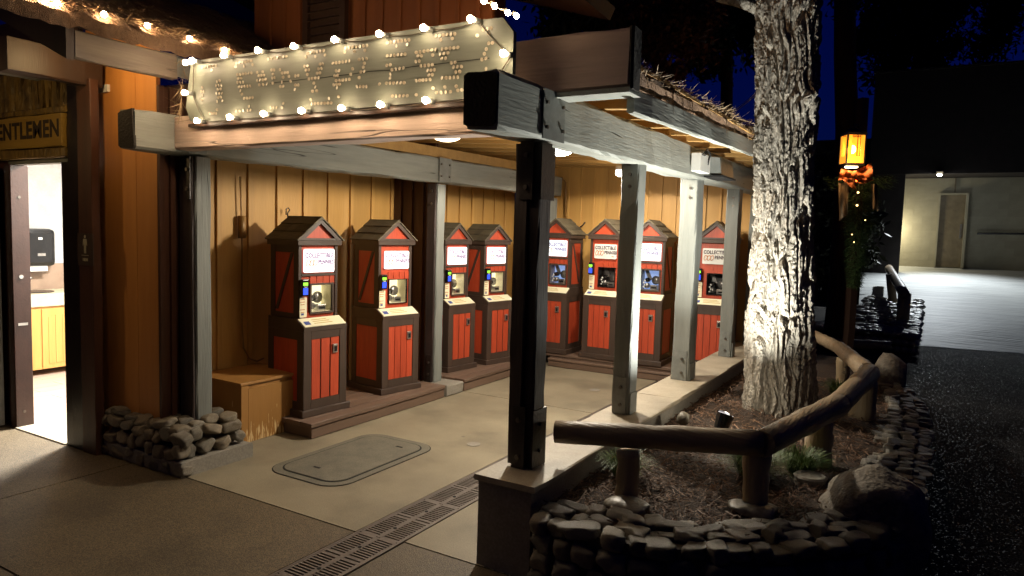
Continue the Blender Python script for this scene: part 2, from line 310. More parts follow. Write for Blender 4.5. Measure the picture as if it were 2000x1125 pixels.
def part(name, g, m_, parent=None, smooth=False, label=None, kind=None, bevel=0):
    """vertices in world metres; the object keeps its parent's origin"""
    me = g.mesh(name, M[m_] if isinstance(m_, str) else m_, wloc(parent), smooth)
    o = bpy.data.objects.new(name, me); C.objects.link(o); o.parent = parent
    if label: o['label'] = label
    if kind: o['kind'] = kind
    if bevel:
        b = o.modifiers.new('bevel', 'BEVEL'); b.width = bevel; b.segments = 2; b.limit_method = 'ANGLE'
    return o
def inst(name, me, parent, loc=(0, 0, 0), rot=None, sc=None):
    o = bpy.data.objects.new(name, me); C.objects.link(o); o.parent = parent; o.location = loc
    if rot: o.rotation_euler = rot
    if sc: o.scale = sc
    return o
def thing(name, label, cat, loc=(0, 0, 0), group=None, rotz=0):
    o = bpy.data.objects.new(name, None); C.objects.link(o); o.location = loc; o.rotation_euler = (0, 0, rotz)
    o.empty_display_size = .2; o['label'] = label; o['category'] = cat
    if group: o['group'] = group
    return o
def tag(o, label, cat, group=None):
    o['label'] = label; o['category'] = cat
    if group: o['group'] = group
    return o
def struct(name, g, m_, smooth=False): return part(name, g, m_, None, smooth, kind='structure')
def copy_tree(o, parent=None):
    c = o.copy(); C.objects.link(c); c.parent = parent
    for ch in [k for k in bpy.data.objects if k.parent == o]: copy_tree(ch, c)
    return c
_t = {}
def text_geo(s, size, depth=.002):
    """letters standing in the xz plane, facing -y, origin at centre"""
    key = (s, size)
    if key in _t: return _t[key]
    cu = bpy.data.curves.new('t', 'FONT'); cu.body = s; cu.size = size; cu.align_x = 'CENTER'; cu.align_y = 'CENTER'
    cu.extrude = depth / 2; cu.offset = size * .03; cu.resolution_u = 3; cu.space_character = 1.06 if len(s) < 12 else 1
    ob = bpy.data.objects.new('t', cu); C.objects.link(ob); dg = bpy.context.evaluated_depsgraph_get()
    me = bpy.data.meshes.new_from_object(ob.evaluated_get(dg))
    vs = [(v.co.x, -v.co.z, v.co.y) for v in me.vertices]; fs = [tuple(p.vertices) for p in me.polygons]
    bpy.data.objects.remove(ob); _t[key] = (vs, fs); return _t[key]
def put_text(g, s, size, c, sx=1):
    vs, fs = text_geo(s, size); g.add([(v[0] * sx + c[0], v[1] + c[1], v[2] + c[2]) for v in vs], fs); return g

# ---------------------------------------------------------------- ground
g = G().box(-60, 60, -20, 120, -.3, -.02); struct('ground', g, 'asphalt')
struct('asphalt_road', G().box(-1.95, 30, -8, 40, -.019, -.004), 'asphalt')
JX = [-9.5, -7.0, -5.25, -4.0, -2.66]
def slab(x0, x1, y0, y1, mt, par=None):
    return G().box(x0 + .006, x1 - .006, y0 + .006, y1 - .006, -.018, 0)
base = struct('pavement', G().box(-12, -1.0, -4, 2.88, -.019, -.008), 'mortar')
for (x0, x1) in ((-12, -9.3), (-9.3, -6.9), (-6.9, -4.72), (-4.72, -2.66)):
    for (y0, y1) in ((-3, -.6), (-.6, 1.62), (1.62, 2.88)):
        part('paving_slab', slab(x0, x1, y0, y1, 0), 'aggregate', base)
for (y0, y1) in ((-3, .4), (.4, 2.93)): part('paving_slab', slab(-2.355, -1.0, y0, y1, 0), 'aggregate', base)
pf = struct('patio_floor', G().box(-5.2, -1.88, 2.88, 8.8, -.019, -.008), 'mortar')
part('paving_slab', slab(-5.1, -2.66, 2.88, 6.1, 0), 'concrete', pf)
part('paving_slab', slab(-5.1, -2.66, 6.1, 8.7, 0), 'concrete', pf)
part('paving_slab', slab(-2.36, -1.84, 2.93, 6.1, 0), 'concrete', pf)
part('paving_slab', slab(-2.36, -1.84, 6.1, 8.7, 0), 'concrete', pf)
# ramp rising towards the far building
g = G(); v = [(-1.0, 13.4, .002), (9, 14.9, .002), (9, 21.3, 1.12), (-1.6, 21.3, 1.10)]
g.add(v + [(a, b, -.01) for a, b, c in v], [(0, 1, 2, 3), (0, 4, 5, 1), (1, 5, 6, 2), (2, 6, 7, 3), (3, 7, 4, 0)])
struct('ramp', g, 'ramp')

# drain with cast grates
dr = thing('trench_drain', 'long rusty iron trench drain crossing the paving beside the low wall', 'drain', (-2.51, 2.5, 0))
part('channel', G().box(-2.655, -2.36, -3, 8.6, -.018, -.012), 'black', dr)
for x0, x1 in ((-2.658, -2.645), (-2.375, -2.362)): part('edge_rail', G().box(x0, x1, -3, 8.6, -.012, .002), 'iron', dr)
g = G(); Lg = .58
g.box(-.134, -.122, 0, Lg - .006, -.01, .001); g.box(.122, .134, 0, Lg - .006, -.01, .001); g.box(-.016, .016, 0, Lg - .006, -.01, .001)
k = 0; y = 0.0
while y < Lg - .012:
    wd = .011 if 0.03 < (y % .29) < .25 else .024
    g.box(-.122, -.016, y, y + wd, -.009, .0005); g.box(.016, .122, y, y + wd, -.009, .0005); y += wd + .0125
gm_ = g.mesh('grate', M['iron'])
hb = G(); hb.tube([(0, 0, .001), (0, 0, .0035)], .011, 8); hm = hb.mesh('bolt_hole', M['black'])
for i in range(18):
    o = inst('grate', gm_, dr, (0, -2.9 + .58 * i - 2.5 + .0, 0)); inst('bolt_hole', hm, o, (0, .14, 0)); inst('bolt_hole', hm, o, (0, .43, 0))

# vault lid
def rrect(x0, x1, y0, y1, r, z, n=6):
    pts = []
    for cx, cy, a0 in ((x1 - r, y1 - r, 0), (x0 + r, y1 - r, 90), (x0 + r, y0 + r, 180), (x1 - r, y0 + r, 270)):
        for i in range(n + 1):
            a = math.radians(a0 + 90 * i / n); pts.append((cx + r * math.cos(a), cy + r * math.sin(a), z))
    return pts
vl = thing('utility_vault', 'rounded concrete utility lid set flush in the patio floor', 'utility cover', (-3.55, 3.85, 0))
part('rim_gap', G().prism(rrect(-3.90, -3.20, 3.27, 4.40, .17, .0005), (0, 0, .001)), 'black', vl)
part('rim', G().prism(rrect(-3.893, -3.207, 3.277, 4.393, .165, .001), (0, 0, .004)), 'vault', vl)
part('lid_gap', G().prism(rrect(-3.84, -3.26, 3.335, 4.335, .13, .004), (0, 0, .0025)), 'black', vl)
lid = part('lid', G().prism(rrect(-3.828, -3.272, 3.347, 4.323, .12, .005), (0, 0, .0045)), 'vault', vl)
for x, y in ((-3.6, 3.5), (-3.44, 4.2)): part('lifting_hole', G().box(x - .03, x + .03, y - .01, y + .01, .009, .0105), 'black', lid)
for px, py, lb in ((925, 868, 'small round floor plate near the drain, closer to the dark front post'), (1162, 762, 'small round floor plate at the back of the patio')):
    c = P(px, py, Z=0)
    o = part('floor_plate', G().tube([(c.x, c.y, .001), (c.x, c.y, .004)], .055, 20), 'concrete2'); tag(o, lb, 'floor plate', 'round floor plates')

# ---------------------------------------------------------------- rocks
def rock_mesh(name, m_, seed, sub=3, amp=.30, flat=1.0):
    import bmesh
    bm = bmesh.new(); bmesh.ops.create_icosphere(bm, subdivisions=sub, radius=1)
    for v in bm.verts:
        p = v.co.copy(); o = Vector((seed * 3.1, seed * 1.7, 0))
        d = 1 + amp * mnoise.noise(p * 1.1 + o) * 1.6 + amp * .45 * mnoise.noise(p * 2.7 + o)
        q = p * d
        for ax in range(3):                          # knock flats into it
            lim = .74 + .14 * math.sin(seed * 2.3 + ax * 1.7) + .07 * mnoise.noise(p * 2 + o)
            q[ax] = max(-lim * 1.05, min(lim, q[ax]))
        v.co = q
    me = bpy.data.meshes.new(name); bm.to_mesh(me); bm.free(); me.materials.append(m_)
    me.polygons.foreach_set('use_smooth', [True] * len(me.polygons)); return me
RK = [rock_mesh('stone', M['stone' if i % 2 else 'stone2'], i + 1) for i in range(12)]
M['stonewarm'] = mat('tan_river_stone', (.40, .33, .23), rough=.5, col2=(.17, .13, .085), scale=3, bump=.6, bscale=22, rnd=.4, contrast=.9, fine=.3, dist=.01)
RR = [rock_mesh('stone', M['stonewarm' if i % 3 else 'stone'], i + 31, 3, .20) for i in range(10)]
def rock(parent, p, dims, rz=0, tilt=.2, r=R_, round_=False):
    me = RR[r.randrange(10)] if round_ else RK[r.randrange(12)]
    return inst('stone', me, parent, Vector(p) - wloc(parent), (r.uniform(-tilt, tilt), r.uniform(-tilt, tilt), rz + r.uniform(-.3, .3)),
                tuple(d * .5 for d in dims))

# stone plinth under the left post
sp = thing('stone_plinth', 'rounded river stone plinth on a concrete footing under the left post', 'stone base', (-4.7, 3.1, 0))
part('footing', G().timber(-5.1, -4.17, 2.845, 3.42, 0, .10, 'x', 3, .004), 'concrete2', sp)
part('mortar_core', G().box(-5.1, -4.30, 2.93, 3.36, .09, .30), 'mortar', sp)
rr = random.Random(3)
def stone_face(axis, a0, a1, rows, put):
    for k_, (z, h) in enumerate(rows):
        a = a0 + (k_ % 2) * .05
        while a < a1:
            s_ = rr.uniform(.075, .175); hh = h * rr.uniform(.8, 1.25)
            put(a + s_ / 2, z + rr.uniform(-.018, .018), s_ * 1.12, hh); a += s_ * .97
stone_face('y', 2.90, 3.36, ((.155, .105), (.245, .10)), lambda a, z, w_, h: rock(sp, (-4.25, a, z), (.13, w_, h), 0, .35, rr, True))
stone_face('x', -5.12, -4.25, ((.05, .12), (.15, .12), (.245, .10)), lambda a, z, w_, h: rock(sp, (a, 2.885, z), (w_, .13, h), 0, .35, rr, True))
y = 2.92
while y < 3.38:
    x = -5.06
    while x < -4.26:
        s_ = rr.uniform(.09, .18); rock(sp, (x, y, .305 + rr.uniform(-.015, .015)), (s_ * 1.12, .15, .075), 0, .2, rr, True); x += s_ * .95
    y += .12

# ---------------------------------------------------------------- walls of the patio
def board_wall(t, axis, a0, a1, pos, z0, z1, pitch, mt, sign, first=None, bw=.045, bt=.022, battens=True, gap=.004):
    """vertical boards with battens; axis is the running direction, sign the side that shows"""
    zt = (lambda q: 2.535 + .05 * (-1.67 - q)) if z1 == 'roof' else (lambda q: z1)
    a = first if first is not None else a0; cuts = [a0]
    while a <= a0: a += pitch
    while a < a1: cuts.append(a); a += pitch
    cuts.append(a1)
    for i in range(len(cuts) - 1):
        b0, b1 = cuts[i] + gap, cuts[i + 1] - gap; d0, d1 = sorted((pos, pos - sign * .03))
        j = R_.uniform(-.0015, .0015)
        g = G().box(b0, b1, d0 + j, d1 + j, z0, zt(b1)) if axis == 'x' else G().box(d0 + j, d1 + j, b0, b1, z0, z1)
        part('board', g, mt, t)
    if battens:
        for c_ in cuts[1:-1]:
            d0, d1 = sorted((pos + sign * .0022, pos + sign * bt)); h = bw / 2
            g = G().timber(c_ - h, c_ + h, d0, d1, z0, zt(c_), 'z', c_, .0012, 0, .3) if axis == 'x' else G().timber(d0, d1, c_ - h, c_ + h, z0, z1, 'z', c_, .0012, 0, .3)
            part('batten', g, mt, t)
WX = -5.07; WY = 8.66
t = thing('board_wall', 'ochre board and batten wall on the left behind the cable and the plywood box', 'wall', (WX, 4.6, 0), 'board walls of the patio')
board_wall(t, 'y', 3.30, 5.98, WX, 0, 2.66, .31, 'yellow', 1, 3.50)
t = thing('board_wall', 'ochre board wall on the left behind the two machines nearest the back corner', 'wall', (WX, 7.2, 0), 'board walls of the patio')
board_wall(t, 'y', 6.06, WY - .04, WX, 0, 2.66, .27, 'yellow', 1, 6.2)
t = thing('board_wall', 'ochre back wall of narrow vertical boards behind the four right hand machines', 'wall', (-3.2, WY, 0), 'board walls of the patio')
board_wall(t, 'x', WX, -1.25, WY, 0, 'roof', .185, 'yellow', -1, -4.99, bw=.026, bt=.016, gap=.009)
part('corner_trim', G().box(WX + .03, WX + .12, WY - .045, WY - .018, .1, 2.6), 'yellow', t)
t = thing('board_wall', 'dark brown partition wall between the second machine and the middle post', 'wall', (-4.75, 6.0, 0), 'board walls of the patio')
board_wall(t, 'x', WX - .02, -4.47, 6.0, 0, 2.64, .15, 'brown', -1, -4.95, bw=.035)  # shade of the unlit side put into the boards' colour

# ---------------------------------------------------------------- raised wooden platforms
def platform_left(y0, y1, label):
    t = thing('deck_platform', label, 'platform', (-4.6, (y0 + y1) / 2, 0), 'low plank platforms under the machines')
    part('riser', G().timber(-4.16, -4.135, y0, y1, .004, .088, 'y', y0, .002), 'deck', t)
    part('riser', G().timber(-5.0, -4.165, y0 + .01, y0 + .035, .004, .088, 'x', y0 + 1, .002), 'deckx', t)
    xs = [-4.125, -4.262, -4.42, -4.58, -4.74, -4.90, -5.04]
    for i in range(6):
        part('deck_board', G().timber(xs[i + 1] + .004, xs[i], y0 - .012, y1 + .005, .093, .129, 'y', i + y0, .0022), 'deck', t)
platform_left(3.96, 5.74, 'brown plank platform under the two nearest machines on the left')
platform_left(6.10, 7.86, 'brown plank platform under the two machines left of the back corner')
t = thing('deck_platform', 'brown plank platform along the back wall under four machines', 'platform', (-3.2, 8.2, 0), 'low plank platforms under the machines')
part('riser', G().timber(-4.1, -1.92, 7.93, 7.955, .004, .075, 'x', 1, .002), 'deckx', t)
part('riser', G().timber(-4.1, -1.92, 7.99, 8.015, .075, .125, 'x', 5, .002), 'deckx', t)
part('deck_board', G().timber(-4.1, -1.92, 7.915, 8.0, .08, .108, 'x', 7, .0022), 'deckx', t)
for i in range(5): part('deck_board', G().timber(-5.0, -1.92, 7.975 + i * .132, 7.975 + i * .132 + .128, .13, .162, 'x', i + 3, .0022), 'deckx', t)
o = part('concrete_pad', G().timber(-4.52, -4.13, 5.78, 6.07, 0, .112, 'y', 4, .006), 'concrete2'); tag(o, 'small grey concrete pad under the middle post between the platforms', 'concrete pad')

# plywood utility box
t = thing('utility_box', 'ochre plywood utility box with peeling paint against the left wall', 'box', (-4.75, 3.85, 0))
part('body', G().box(-5.03, -4.475, 3.56, 4.16, .0, .455), 'box', t)
part('lid', G().timber(-5.04, -4.455, 3.545, 4.18, .457, .478, 'y', 2, .001), 'box', t)
part('front_panel', G().box(-4.473, -4.461, 3.62, 4.175, .004, .425), 'box', t)
part('corner_post', G().box(-4.473, -4.455, 3.55, 3.612, .0, .452), 'box', t)

# ---------------------------------------------------------------- the shelter
sh = thing('timber_shelter', 'open timber shelter with grey posts and beams over the row of machines', 'shelter', (-3.0, 5.5, 0))
KS = .008
LX0, LX1, RX0, RX1 = -4.50, -4.33, -1.84, -1.67
lb = part('beam', G().timber(LX0, LX1, 2.66, 8.6, 2.145, 2.392, 'y', 11, .007, KS), 'greyy', sh)
part('beam_end', G().timber(LX0 + .004, LX1 - .004, 2.648, 2.665, 2.15, 2.386, 'y', 12, .008), 'charred', lb)
rb = part('beam', G().timber(RX0, RX1, 2.67, 8.6, 2.152, 2.398, 'y', 21, .007, KS), 'greyy', sh)
part('beam_end', G().timber(RX0 + .003, RX1 - .003, 2.658, 2.675, 2.157, 2.392, 'y', 22, .008), 'charred', rb)
part('beam', G().timber(LX1 + .004, RX0 - .004, 2.925, 3.07, 2.168, 2.385, 'x', 31, .005), 'greywarmx', sh)
# gable board across the front, ending in a dark cut face
gb = part('gable_board', G().timber(-4.95, -1.285, 3.20, 3.28, 2.40, 2.672, 'x', 41, .005), 'greywarmx', sh)
part('board_end', G().timber(-1.283, -1.262, 3.195, 3.33, 2.385, 2.675, 'z', 42, .006), 'charred', gb)
part('soffit_strip', G().box(-1.66, -1.27, 3.19, 3.34, 2.368, 2.392), 'greylight', sh)
fb = part('eave_fascia', G().timber(-1.34, -1.30, 3.34, 8.7, 2.285, 2.408, 'y', 51, .004, .028), 'greylight', sh)
part('posts_brace', G().box(-4.46, -4.34, 8.3, 8.5, .16, 2.15), 'greyz', sh)
SLP = .05
for i in range(14):                                    # rafters falling to the right
    y = 3.42 + i * .40
    gj = G().timber(-5.05, -1.345, y, y + .04, 2.405 + KS * (y - 3), 2.51 + KS * (y - 3), 'x', i, .0015); gj.v = [(a, b, c + SLP * (-1.67 - a)) for a, b, c in gj.v]; part('rafter', gj, 'yellowx', sh)
g = G(); s0, s1 = 2.516, 2.516 + KS * 5.7
g.add([(-5.3, 3.30, s0), (-1.27, 3.30, s0), (-1.27, 8.9, s1), (-5.3, 8.9, s1), (-5.3, 3.30, s0 + .02), (-1.27, 3.30, s0 + .02), (-1.27, 8.9, s1 + .02), (-5.3, 8.9, s1 + .02)],
      [(3, 2, 1, 0), (4, 5, 6, 7), (0, 1, 5, 4), (1, 2, 6, 5), (2, 3, 7, 6), (3, 0, 4, 7)])
g.v = [(a, b, c + SLP * (-1.67 - a)) for a, b, c in g.v]
part('roof_sheathing', g, 'ply', sh)
g = G().timber(-1.55, -1.275, 3.32, 8.7, 2.43, 2.50, 'y', 77, .012, .028, .05)
part('thatch', g, 'thatch', sh)
def straws(n, f, ln, wd, seed):
    g = G(); r = random.Random(seed)
    for i in range(n):
        p, d = f(r); p = Vector(p); d = Vector(d).normalized() * r.uniform(*ln)
        s_ = d.cross(Vector((r.uniform(-1, 1), r.uniform(-1, 1), r.uniform(-1, 1)))).normalized() * wd
        q = p + d * .55 + Vector((0, 0, -ln[1] * .02)); e = p + d
        g.add([p - s_, p + s_, q + s_ * .8, q - s_ * .8, e], [(0, 1, 2, 3), (3, 2, 4)])
    return g
def fe(r):
    y = r.uniform(3.32, 8.6); return (-1.285 + r.uniform(-.04, .02), y, 2.455 + .028 * (y - 3) + r.uniform(.0, .065)), (r.uniform(.1, 1), r.uniform(-1.3, .5), r.uniform(-.25, .35))
part('straw_fringe', straws(1300, fe, (.03, .085), .0025, 4), 'straw', sh, kind='stuff')
def fe2(r):
    y = r.uniform(3.32, 8.6); return (-1.265, y, 2.46 + .028 * (y - 3)), (r.uniform(0, .25), r.uniform(-.3, .3), -1)
part('hanging_straw', straws(90, fe2, (.05, .14), .0015, 5), 'straw', sh, kind='stuff')

def bolts(parent, pts, n, r=.013):
    for p in pts:
        p = Vector(p); part('bolt', G().tube([p, p + Vector(n) * .012], r, 8), 'bolt', parent)
# front post (built-up, dark)
fp = part('post', G().timber(-1.835, -1.705, 3.15, 3.275, .475, 2.15, 'z', 61, .004), 'darkpost', sh, label='dark brown front corner post')
part('post_face', G().timber(-1.842, -1.765, 3.128, 3.152, .49, 2.14, 'z', 62, .003), 'darkpost', fp)
for z0, z1 in ((1.86, 2.15), (.475, .80)):
    part('steel_plate', G().box(-1.81, -1.735, 3.119, 3.127, z0, z1), 'steeldark', fp)
    part('steel_plate', G().box(-1.704, -1.697, 3.14, 3.285, z0, z1 - .02), 'steeldark', fp)
    bolts(fp, [(-1.772, 3.119, z0 + .06), (-1.772, 3.119, z1 - .07)], (0, -1, 0))
bolts(fp, [(-1.697, 3.21, .56), (-1.697, 3.21, .70)], (1, 0, 0), .011)
# other right hand posts on the low wall
for i, (ya, yb, xw) in enumerate(((4.50, 4.64, .125), (5.88, 6.06, .15), (7.36, 7.50, .13), (8.46, 8.6, .13))):
    p = part('post', G().timber(-1.70 - xw, -1.70, ya, yb, .475, 2.17 + KS * (ya - 3), 'z', 70 + i, .004), 'greyz', sh)
    part('steel_plate', G().box(-1.69 - xw, -1.72, ya - .008, ya - .0, .475, .73), 'steelgrey', p)
    part('steel_plate', G().box(-1.699, -1.692, ya + .01, yb - .01, .475, .62), 'steelgrey', p)
    bolts(p, [(-1.76, ya - .008, .54), (-1.76, ya - .008, .66), (-1.76, ya + .004, 2.02), (-1.76, ya + .004, 2.10)], (0, -1, 0), .012)
# left posts
p = part('post', G().timber(-4.49, -4.335, 3.085, 3.205, .29, 2.14, 'z', 81, .004), 'greyz', sh)
part('post_face', G().timber(-4.488, -4.35, 3.062, 3.084, .29, 2.138, 'z', 82, .003), 'darkpost', p)  # dark colour here is shade painted on the grey post's front
part('steel_plate', G().box(-4.40, -4.355, 3.052, 3.061, 1.85, 2.14), 'steeldark', p)
bolts(p, [(-4.378, 3.052, 1.92), (-4.378, 3.052, 2.05)], (0, -1, 0))
p = part('post', G().timber(-4.46, -4.335, 5.84, 6.0 - .034, .114, 2.15, 'z', 91, .004), 'greyz', sh)
part('post_face', G().timber(-4.458, -4.35, 5.815, 5.838, .116, 2.15, 'z', 92, .003), 'darkpost', p)  # shade painted on this post's front in the same way
part('steel_plate', G().box(-4.42, -4.36, 5.805, 5.814, .12, .40), 'steeldark', p)
bolts(p, [(-4.39, 5.805, .2), (-4.39, 5.805, .32), (-4.39, 5.805, 1.95), (-4.39, 5.805, 2.08)], (0, -1, 0))
# straps on the beams
for bx, y0, y1, zo in ((LX1, 3.02, 3.16, 0), (LX1, 5.83, 6.03, .022), (RX1, 3.07, 3.30, .0), ):
    st = part('steel_strap', G().box(bx + .005, bx + .012, y0, y1, 2.155 + zo, 2.395 + zo), 'steelgrey', sh)
    bolts(st, [(bx + .012, yy, zz + zo) for yy in (y0 + .03, y1 - .03) for zz in (2.21, 2.33)], (1, 0, 0), .010)
# cove moulding over the left beam
part('moulding', G().timber(-4.42, -4.36, 3.3, 8.5, 2.40, 2.50, 'y', 5, .001, KS), 'yellowx', sh)

# low wall with cap
lw = thing('low_wall', 'low concrete wall with a pale flat cap carrying the right hand posts', 'wall', (-1.75, 5.6, 0))
part('wall_core', G().timber(-1.895, -1.59, 2.945, 8.6, -.01, .44, 'y', 4, .003, 0, .3), 'concrete2', lw)
for y0, y1 in ((2.925, 5.2), (5.206, 8.62)):
    part('cap', G().timber(-1.912, -1.562, y0, y1, .443, .472, 'y', y0, .003, 0, .15), 'capstone', lw)
part('wall_core', G().timber(-2.12, -1.897, 7.5, 7.9, -.01, .30, 'y', 6, .004), 'capstone', lw)

# ---------------------------------------------------------------- machines
def machine(style, lit, reader, label):
    """stands at the origin facing -y; x is its width"""
    t = thing('penny_press_machine', label, 'coin machine', (0, 0, 0), 'souvenir penny press machines on the platforms')
    BW, LW, UW, EW = .25, .225, .202, .226
    part('base_moulding', G().timber(-BW, BW, -.022, .50, 0, .055, 'x', 1, .002), 'mbrown', t, bevel=0)
    LH = .70
    bd = part('lower_cabinet', G().box(-LW + .012, LW - .012, .012, .47, .056, LH), 'mbrown', t)
    # face frame
    part('frame_stile', G().timber(-LW, -LW + .075, 0, .011, .056, LH + .035, 'z', 2, .0012), 'mbrown', bd)
    part('frame_stile', G().timber(LW - .075, LW, 0, .011, .056, LH + .035, 'z', 3, .0012), 'mbrown', bd)
    part('frame_rail', G().box(-LW + .077, LW - .077, 0.001, .011, .056, .13), 'mbrown', bd)
    part('frame_rail', G().box(-LW + .077, LW - .077, 0.001, .011, .635, LH + .034), 'mbrown', bd)
    gp = .006 if (style, lit) == ('A', 'warm') else .0022; n = 4 if gp < .004 else 3; x0 = -LW + .077; wd = (2 * LW - .154) / n
    for i in range(n): part('plank', G().timber(x0 + i * wd + gp, x0 + (i + 1) * wd - gp, .004, .0115, .132, .633, 'z', i, .0008), 'mred', bd)
    cs = part('coin_slot', G().box(LW - .155, LW - .105, -.012, .004, .50, .575), 'chrome', t, bevel=.004)
    part('slot_opening', G().box(LW - .145, LW - .115, -.0135, -.011, .512, .556), 'black', cs)
    # side panels
    for s in (-1, 1):
        def sb(a, b, y0, y1, z0, z1):
            xs = sorted((s * a, s * b)); return G().box(xs[0], xs[1], y0, y1, z0, z1)
        sd = part('side_panel', sb(LW - .012, LW - .006, .014, .468, .06, LH - .002), 'mred', t)
        for y0, y1 in ((.0115, .085), (.40, .47)): part('frame_stile', sb(LW - .0055, LW, y0, y1, .056, LH), 'mbrown', sd)
        for z0, z1 in ((.056, .12), (LH - .07, LH)): part('frame_rail', sb(LW - .0055, LW - .0005, .087, .398, z0, z1), 'mbrown', sd)
        su = part('side_panel', sb(UW - .012, UW - .006, .115, .468, .755, 1.398), 'mred', t)
        for y0, y1 in ((.10, .165), (.41, .47)): part('frame_stile', sb(UW - .0055, UW, y0, y1, .78, 1.40), 'mbrown', su)
        for z0, z1 in ((.78, .84), (1.34, 1.40)): part('frame_rail', sb(UW - .0055, UW - .0005, .167, .408, z0, z1), 'mbrown', su)
        a = Vector((s * (UW - .0045), .17, 1.33)); b_ = Vector((s * (UW - .0045), .40, .85))
        part('diagonal_brace', G().prism([(s * (UW - .004), .17, 1.338), (s * (UW - .004), .205, 1.338), (s * (UW - .004), .406, .86), (s * (UW - .004), .37, .86)], (s * .0052, 0, 0)), 'mbrown', su)
    # sloping instruction shelf
    sf = part('shelf', G().prism([(-LW, -.004, LH + .036), (-LW, .10, LH + .10), (-LW, .47, LH + .10), (-LW, .47, LH + .002), (-LW, -.004, LH + .002)], (2 * LW, 0, 0)), 'mbrown', t)
    def onshelf(x0, x1, u0, u1, lift):
        d = Vector((0, .104, .064)); nrm = Vector((0, -.064, .104)).normalized(); o_ = Vector((0, -.004, LH + .036))
        q = [o_ + d * u0 + Vector((x0, 0, 0)) + nrm * lift, o_ + d * u0 + Vector((x1, 0, 0)) + nrm * lift,
             o_ + d * u1 + Vector((x1, 0, 0)) + nrm * lift, o_ + d * u1 + Vector((x0, 0, 0)) + nrm * lift]
        return q, nrm
    q, nn = onshelf(-LW + .012, LW - .012, .04, .95, .001)
    part('instruction_plate', G().prism(q, nn * .004), 'cream', sf)
    g = G()
    for u in (.3, .5, .68):
        q, nn = onshelf(-.10, .12 - u * .1, u, u + .06, .0055); g.prism(q, nn * .0006)
    part('printed_lines', g, 'yellowprint', sf)
    q, nn = onshelf(-.19, -.135, .25, .6, .0055); part('printed_logo', G().prism(q, nn * .0006), 'blueprint', sf)
    # upper cabinet around a real recess for the press window
    y = .10; fm = 'mred'
    UB, UT = .80, 1.40
    wx0, wx1, wz0, wz1 = -.075, .142, .845, 1.07
    uc = part('upper_cabinet', G().box(-UW + .013, UW - .013, .33, .47, UB, UT), 'mbrown', t)
    part('front_board', G().box(-UW + .012, wx0, y + .012, .33, UB, UT), fm, uc)
    part('front_board', G().box(wx1, UW - .012, y + .012, .33, UB, UT), fm, uc)
    part('front_board', G().box(wx0, wx1, y + .012, .33, UB, wz0), fm, uc)
    part('front_board', G().box(wx0, wx1, y + .012, .33, wz1, UT), fm, uc)
    for i in range(4):
        a = -.085 + i * .068; part('plank', G().box(a + .003, a + .065, y + .004, y + .0115, 1.075, 1.145), 'mred', uc)
    for i in range(2): part('plank', G().box(-.185 + i * .052, -.137 + i * .052, y + .004, y + .0115, .80, .842), 'mred', uc)
    part('frame_stile', G().timber(-UW, -UW + .03, y, y + .011, UB, UT, 'z', 6, .001), 'mbrown', uc)
    part('frame_stile', G().timber(UW - .03, UW, y, y + .011, UB, UT, 'z', 7, .001), 'mbrown', uc)
    if style == 'A':
        part('frame_rail', G().box(-UW + .031, UW - .031, y - .004, y + .011, 1.148, 1.168), 'mbrown', uc)
        g = G()
        for i in range(26): g.box(UW - .028, UW - .004, y - .005, y - .0005, UB + .01 + i * .0222, UB + .026 + i * .0222)
        part('notched_strip', g, 'mbrown', uc)
    # window
    fr = 'mbrown' if style == 'A' else 'blackplastic'; fw = .016 if style == 'A' else .006
    wf = part('window_frame', G().box(wx0 - fw, wx0, y - .008, y + .03, wz0 - fw, wz1 + fw).box(wx1, wx1 + fw, y - .008, y + .03, wz0 - fw, wz1 + fw)
              .box(wx0, wx1, y - .008, y + .03, wz0 - fw, wz0).box(wx0, wx1, y - .008, y + .03, wz1, wz1 + fw), fr, t)
    part('pane', G().box(wx0, wx1, y + .006, y + .009, wz0, wz1), 'glass', wf)
    bk = {'warm': 'litback', 'cool': 'litblue', 'off': 'darkback'}[lit]
    part('window_back', G().box(wx0, wx1, .235, .245, wz0, wz1), bk, wf)
    part('window_liner', G().box(wx0, wx0 + .003, y + .012, .234, wz0, wz1).box(wx1 - .003, wx1, y + .012, .234, wz0, wz1).box(wx0 + .004, wx1 - .004, y + .012, .234, wz1 - .003, wz1).box(wx0 + .004, wx1 - .004, y + .012, .234, wz0, wz0 + .003), 'cream' if lit == 'warm' else 'gear' if lit == 'cool' else 'blackplastic', wf)
    part('roller', G().tube([(wx0 + .055, .15, wz0 + .045), (wx0 + .055, .21, wz0 + .045)], .03, 16), 'gear', wf, True)
    part('roller', G().tube([(wx0 + .06, .15, wz0 + .11), (wx0 + .06, .21, wz0 + .11)], .026, 16), 'blackplastic', wf, True)
    part('press_block', G().box(wx0 + .10, wx0 + .19, .14, .20, wz0 + .004, wz0 + .055), 'chrome', wf, bevel=.006)
    part('press_slot', G().box(wx0 + .115, wx0 + .175, .137, .14, wz0 + .018, wz0 + .036), 'black', wf)
    part('gear_wheel', G().tube([(wx0 + .15, .20, wz0 + .11), (wx0 + .15, .215, wz0 + .11)], .05, 20), 'gear', wf, True)
    part('crank_arm', G().prism([(wx0 + .006, .22, wz1 - .005), (wx0 + .05, .22, wz1 - .005), (wx0 + .10, .22, wz0 + .12), (wx0 + .06, .22, wz0 + .09)], (0, .012, 0)), 'gear', wf)
    g = G()
    for i in range(4): g.tube([(wx0 + .025 + (i % 2) * .012, .132, wz0 + .03 + i * .025), (wx0 + .025 + (i % 2) * .012, .135, wz0 + .03 + i * .025)], .010, 12)
    part('sample_pennies', g, 'white' if lit != 'warm' else 'gear', wf)
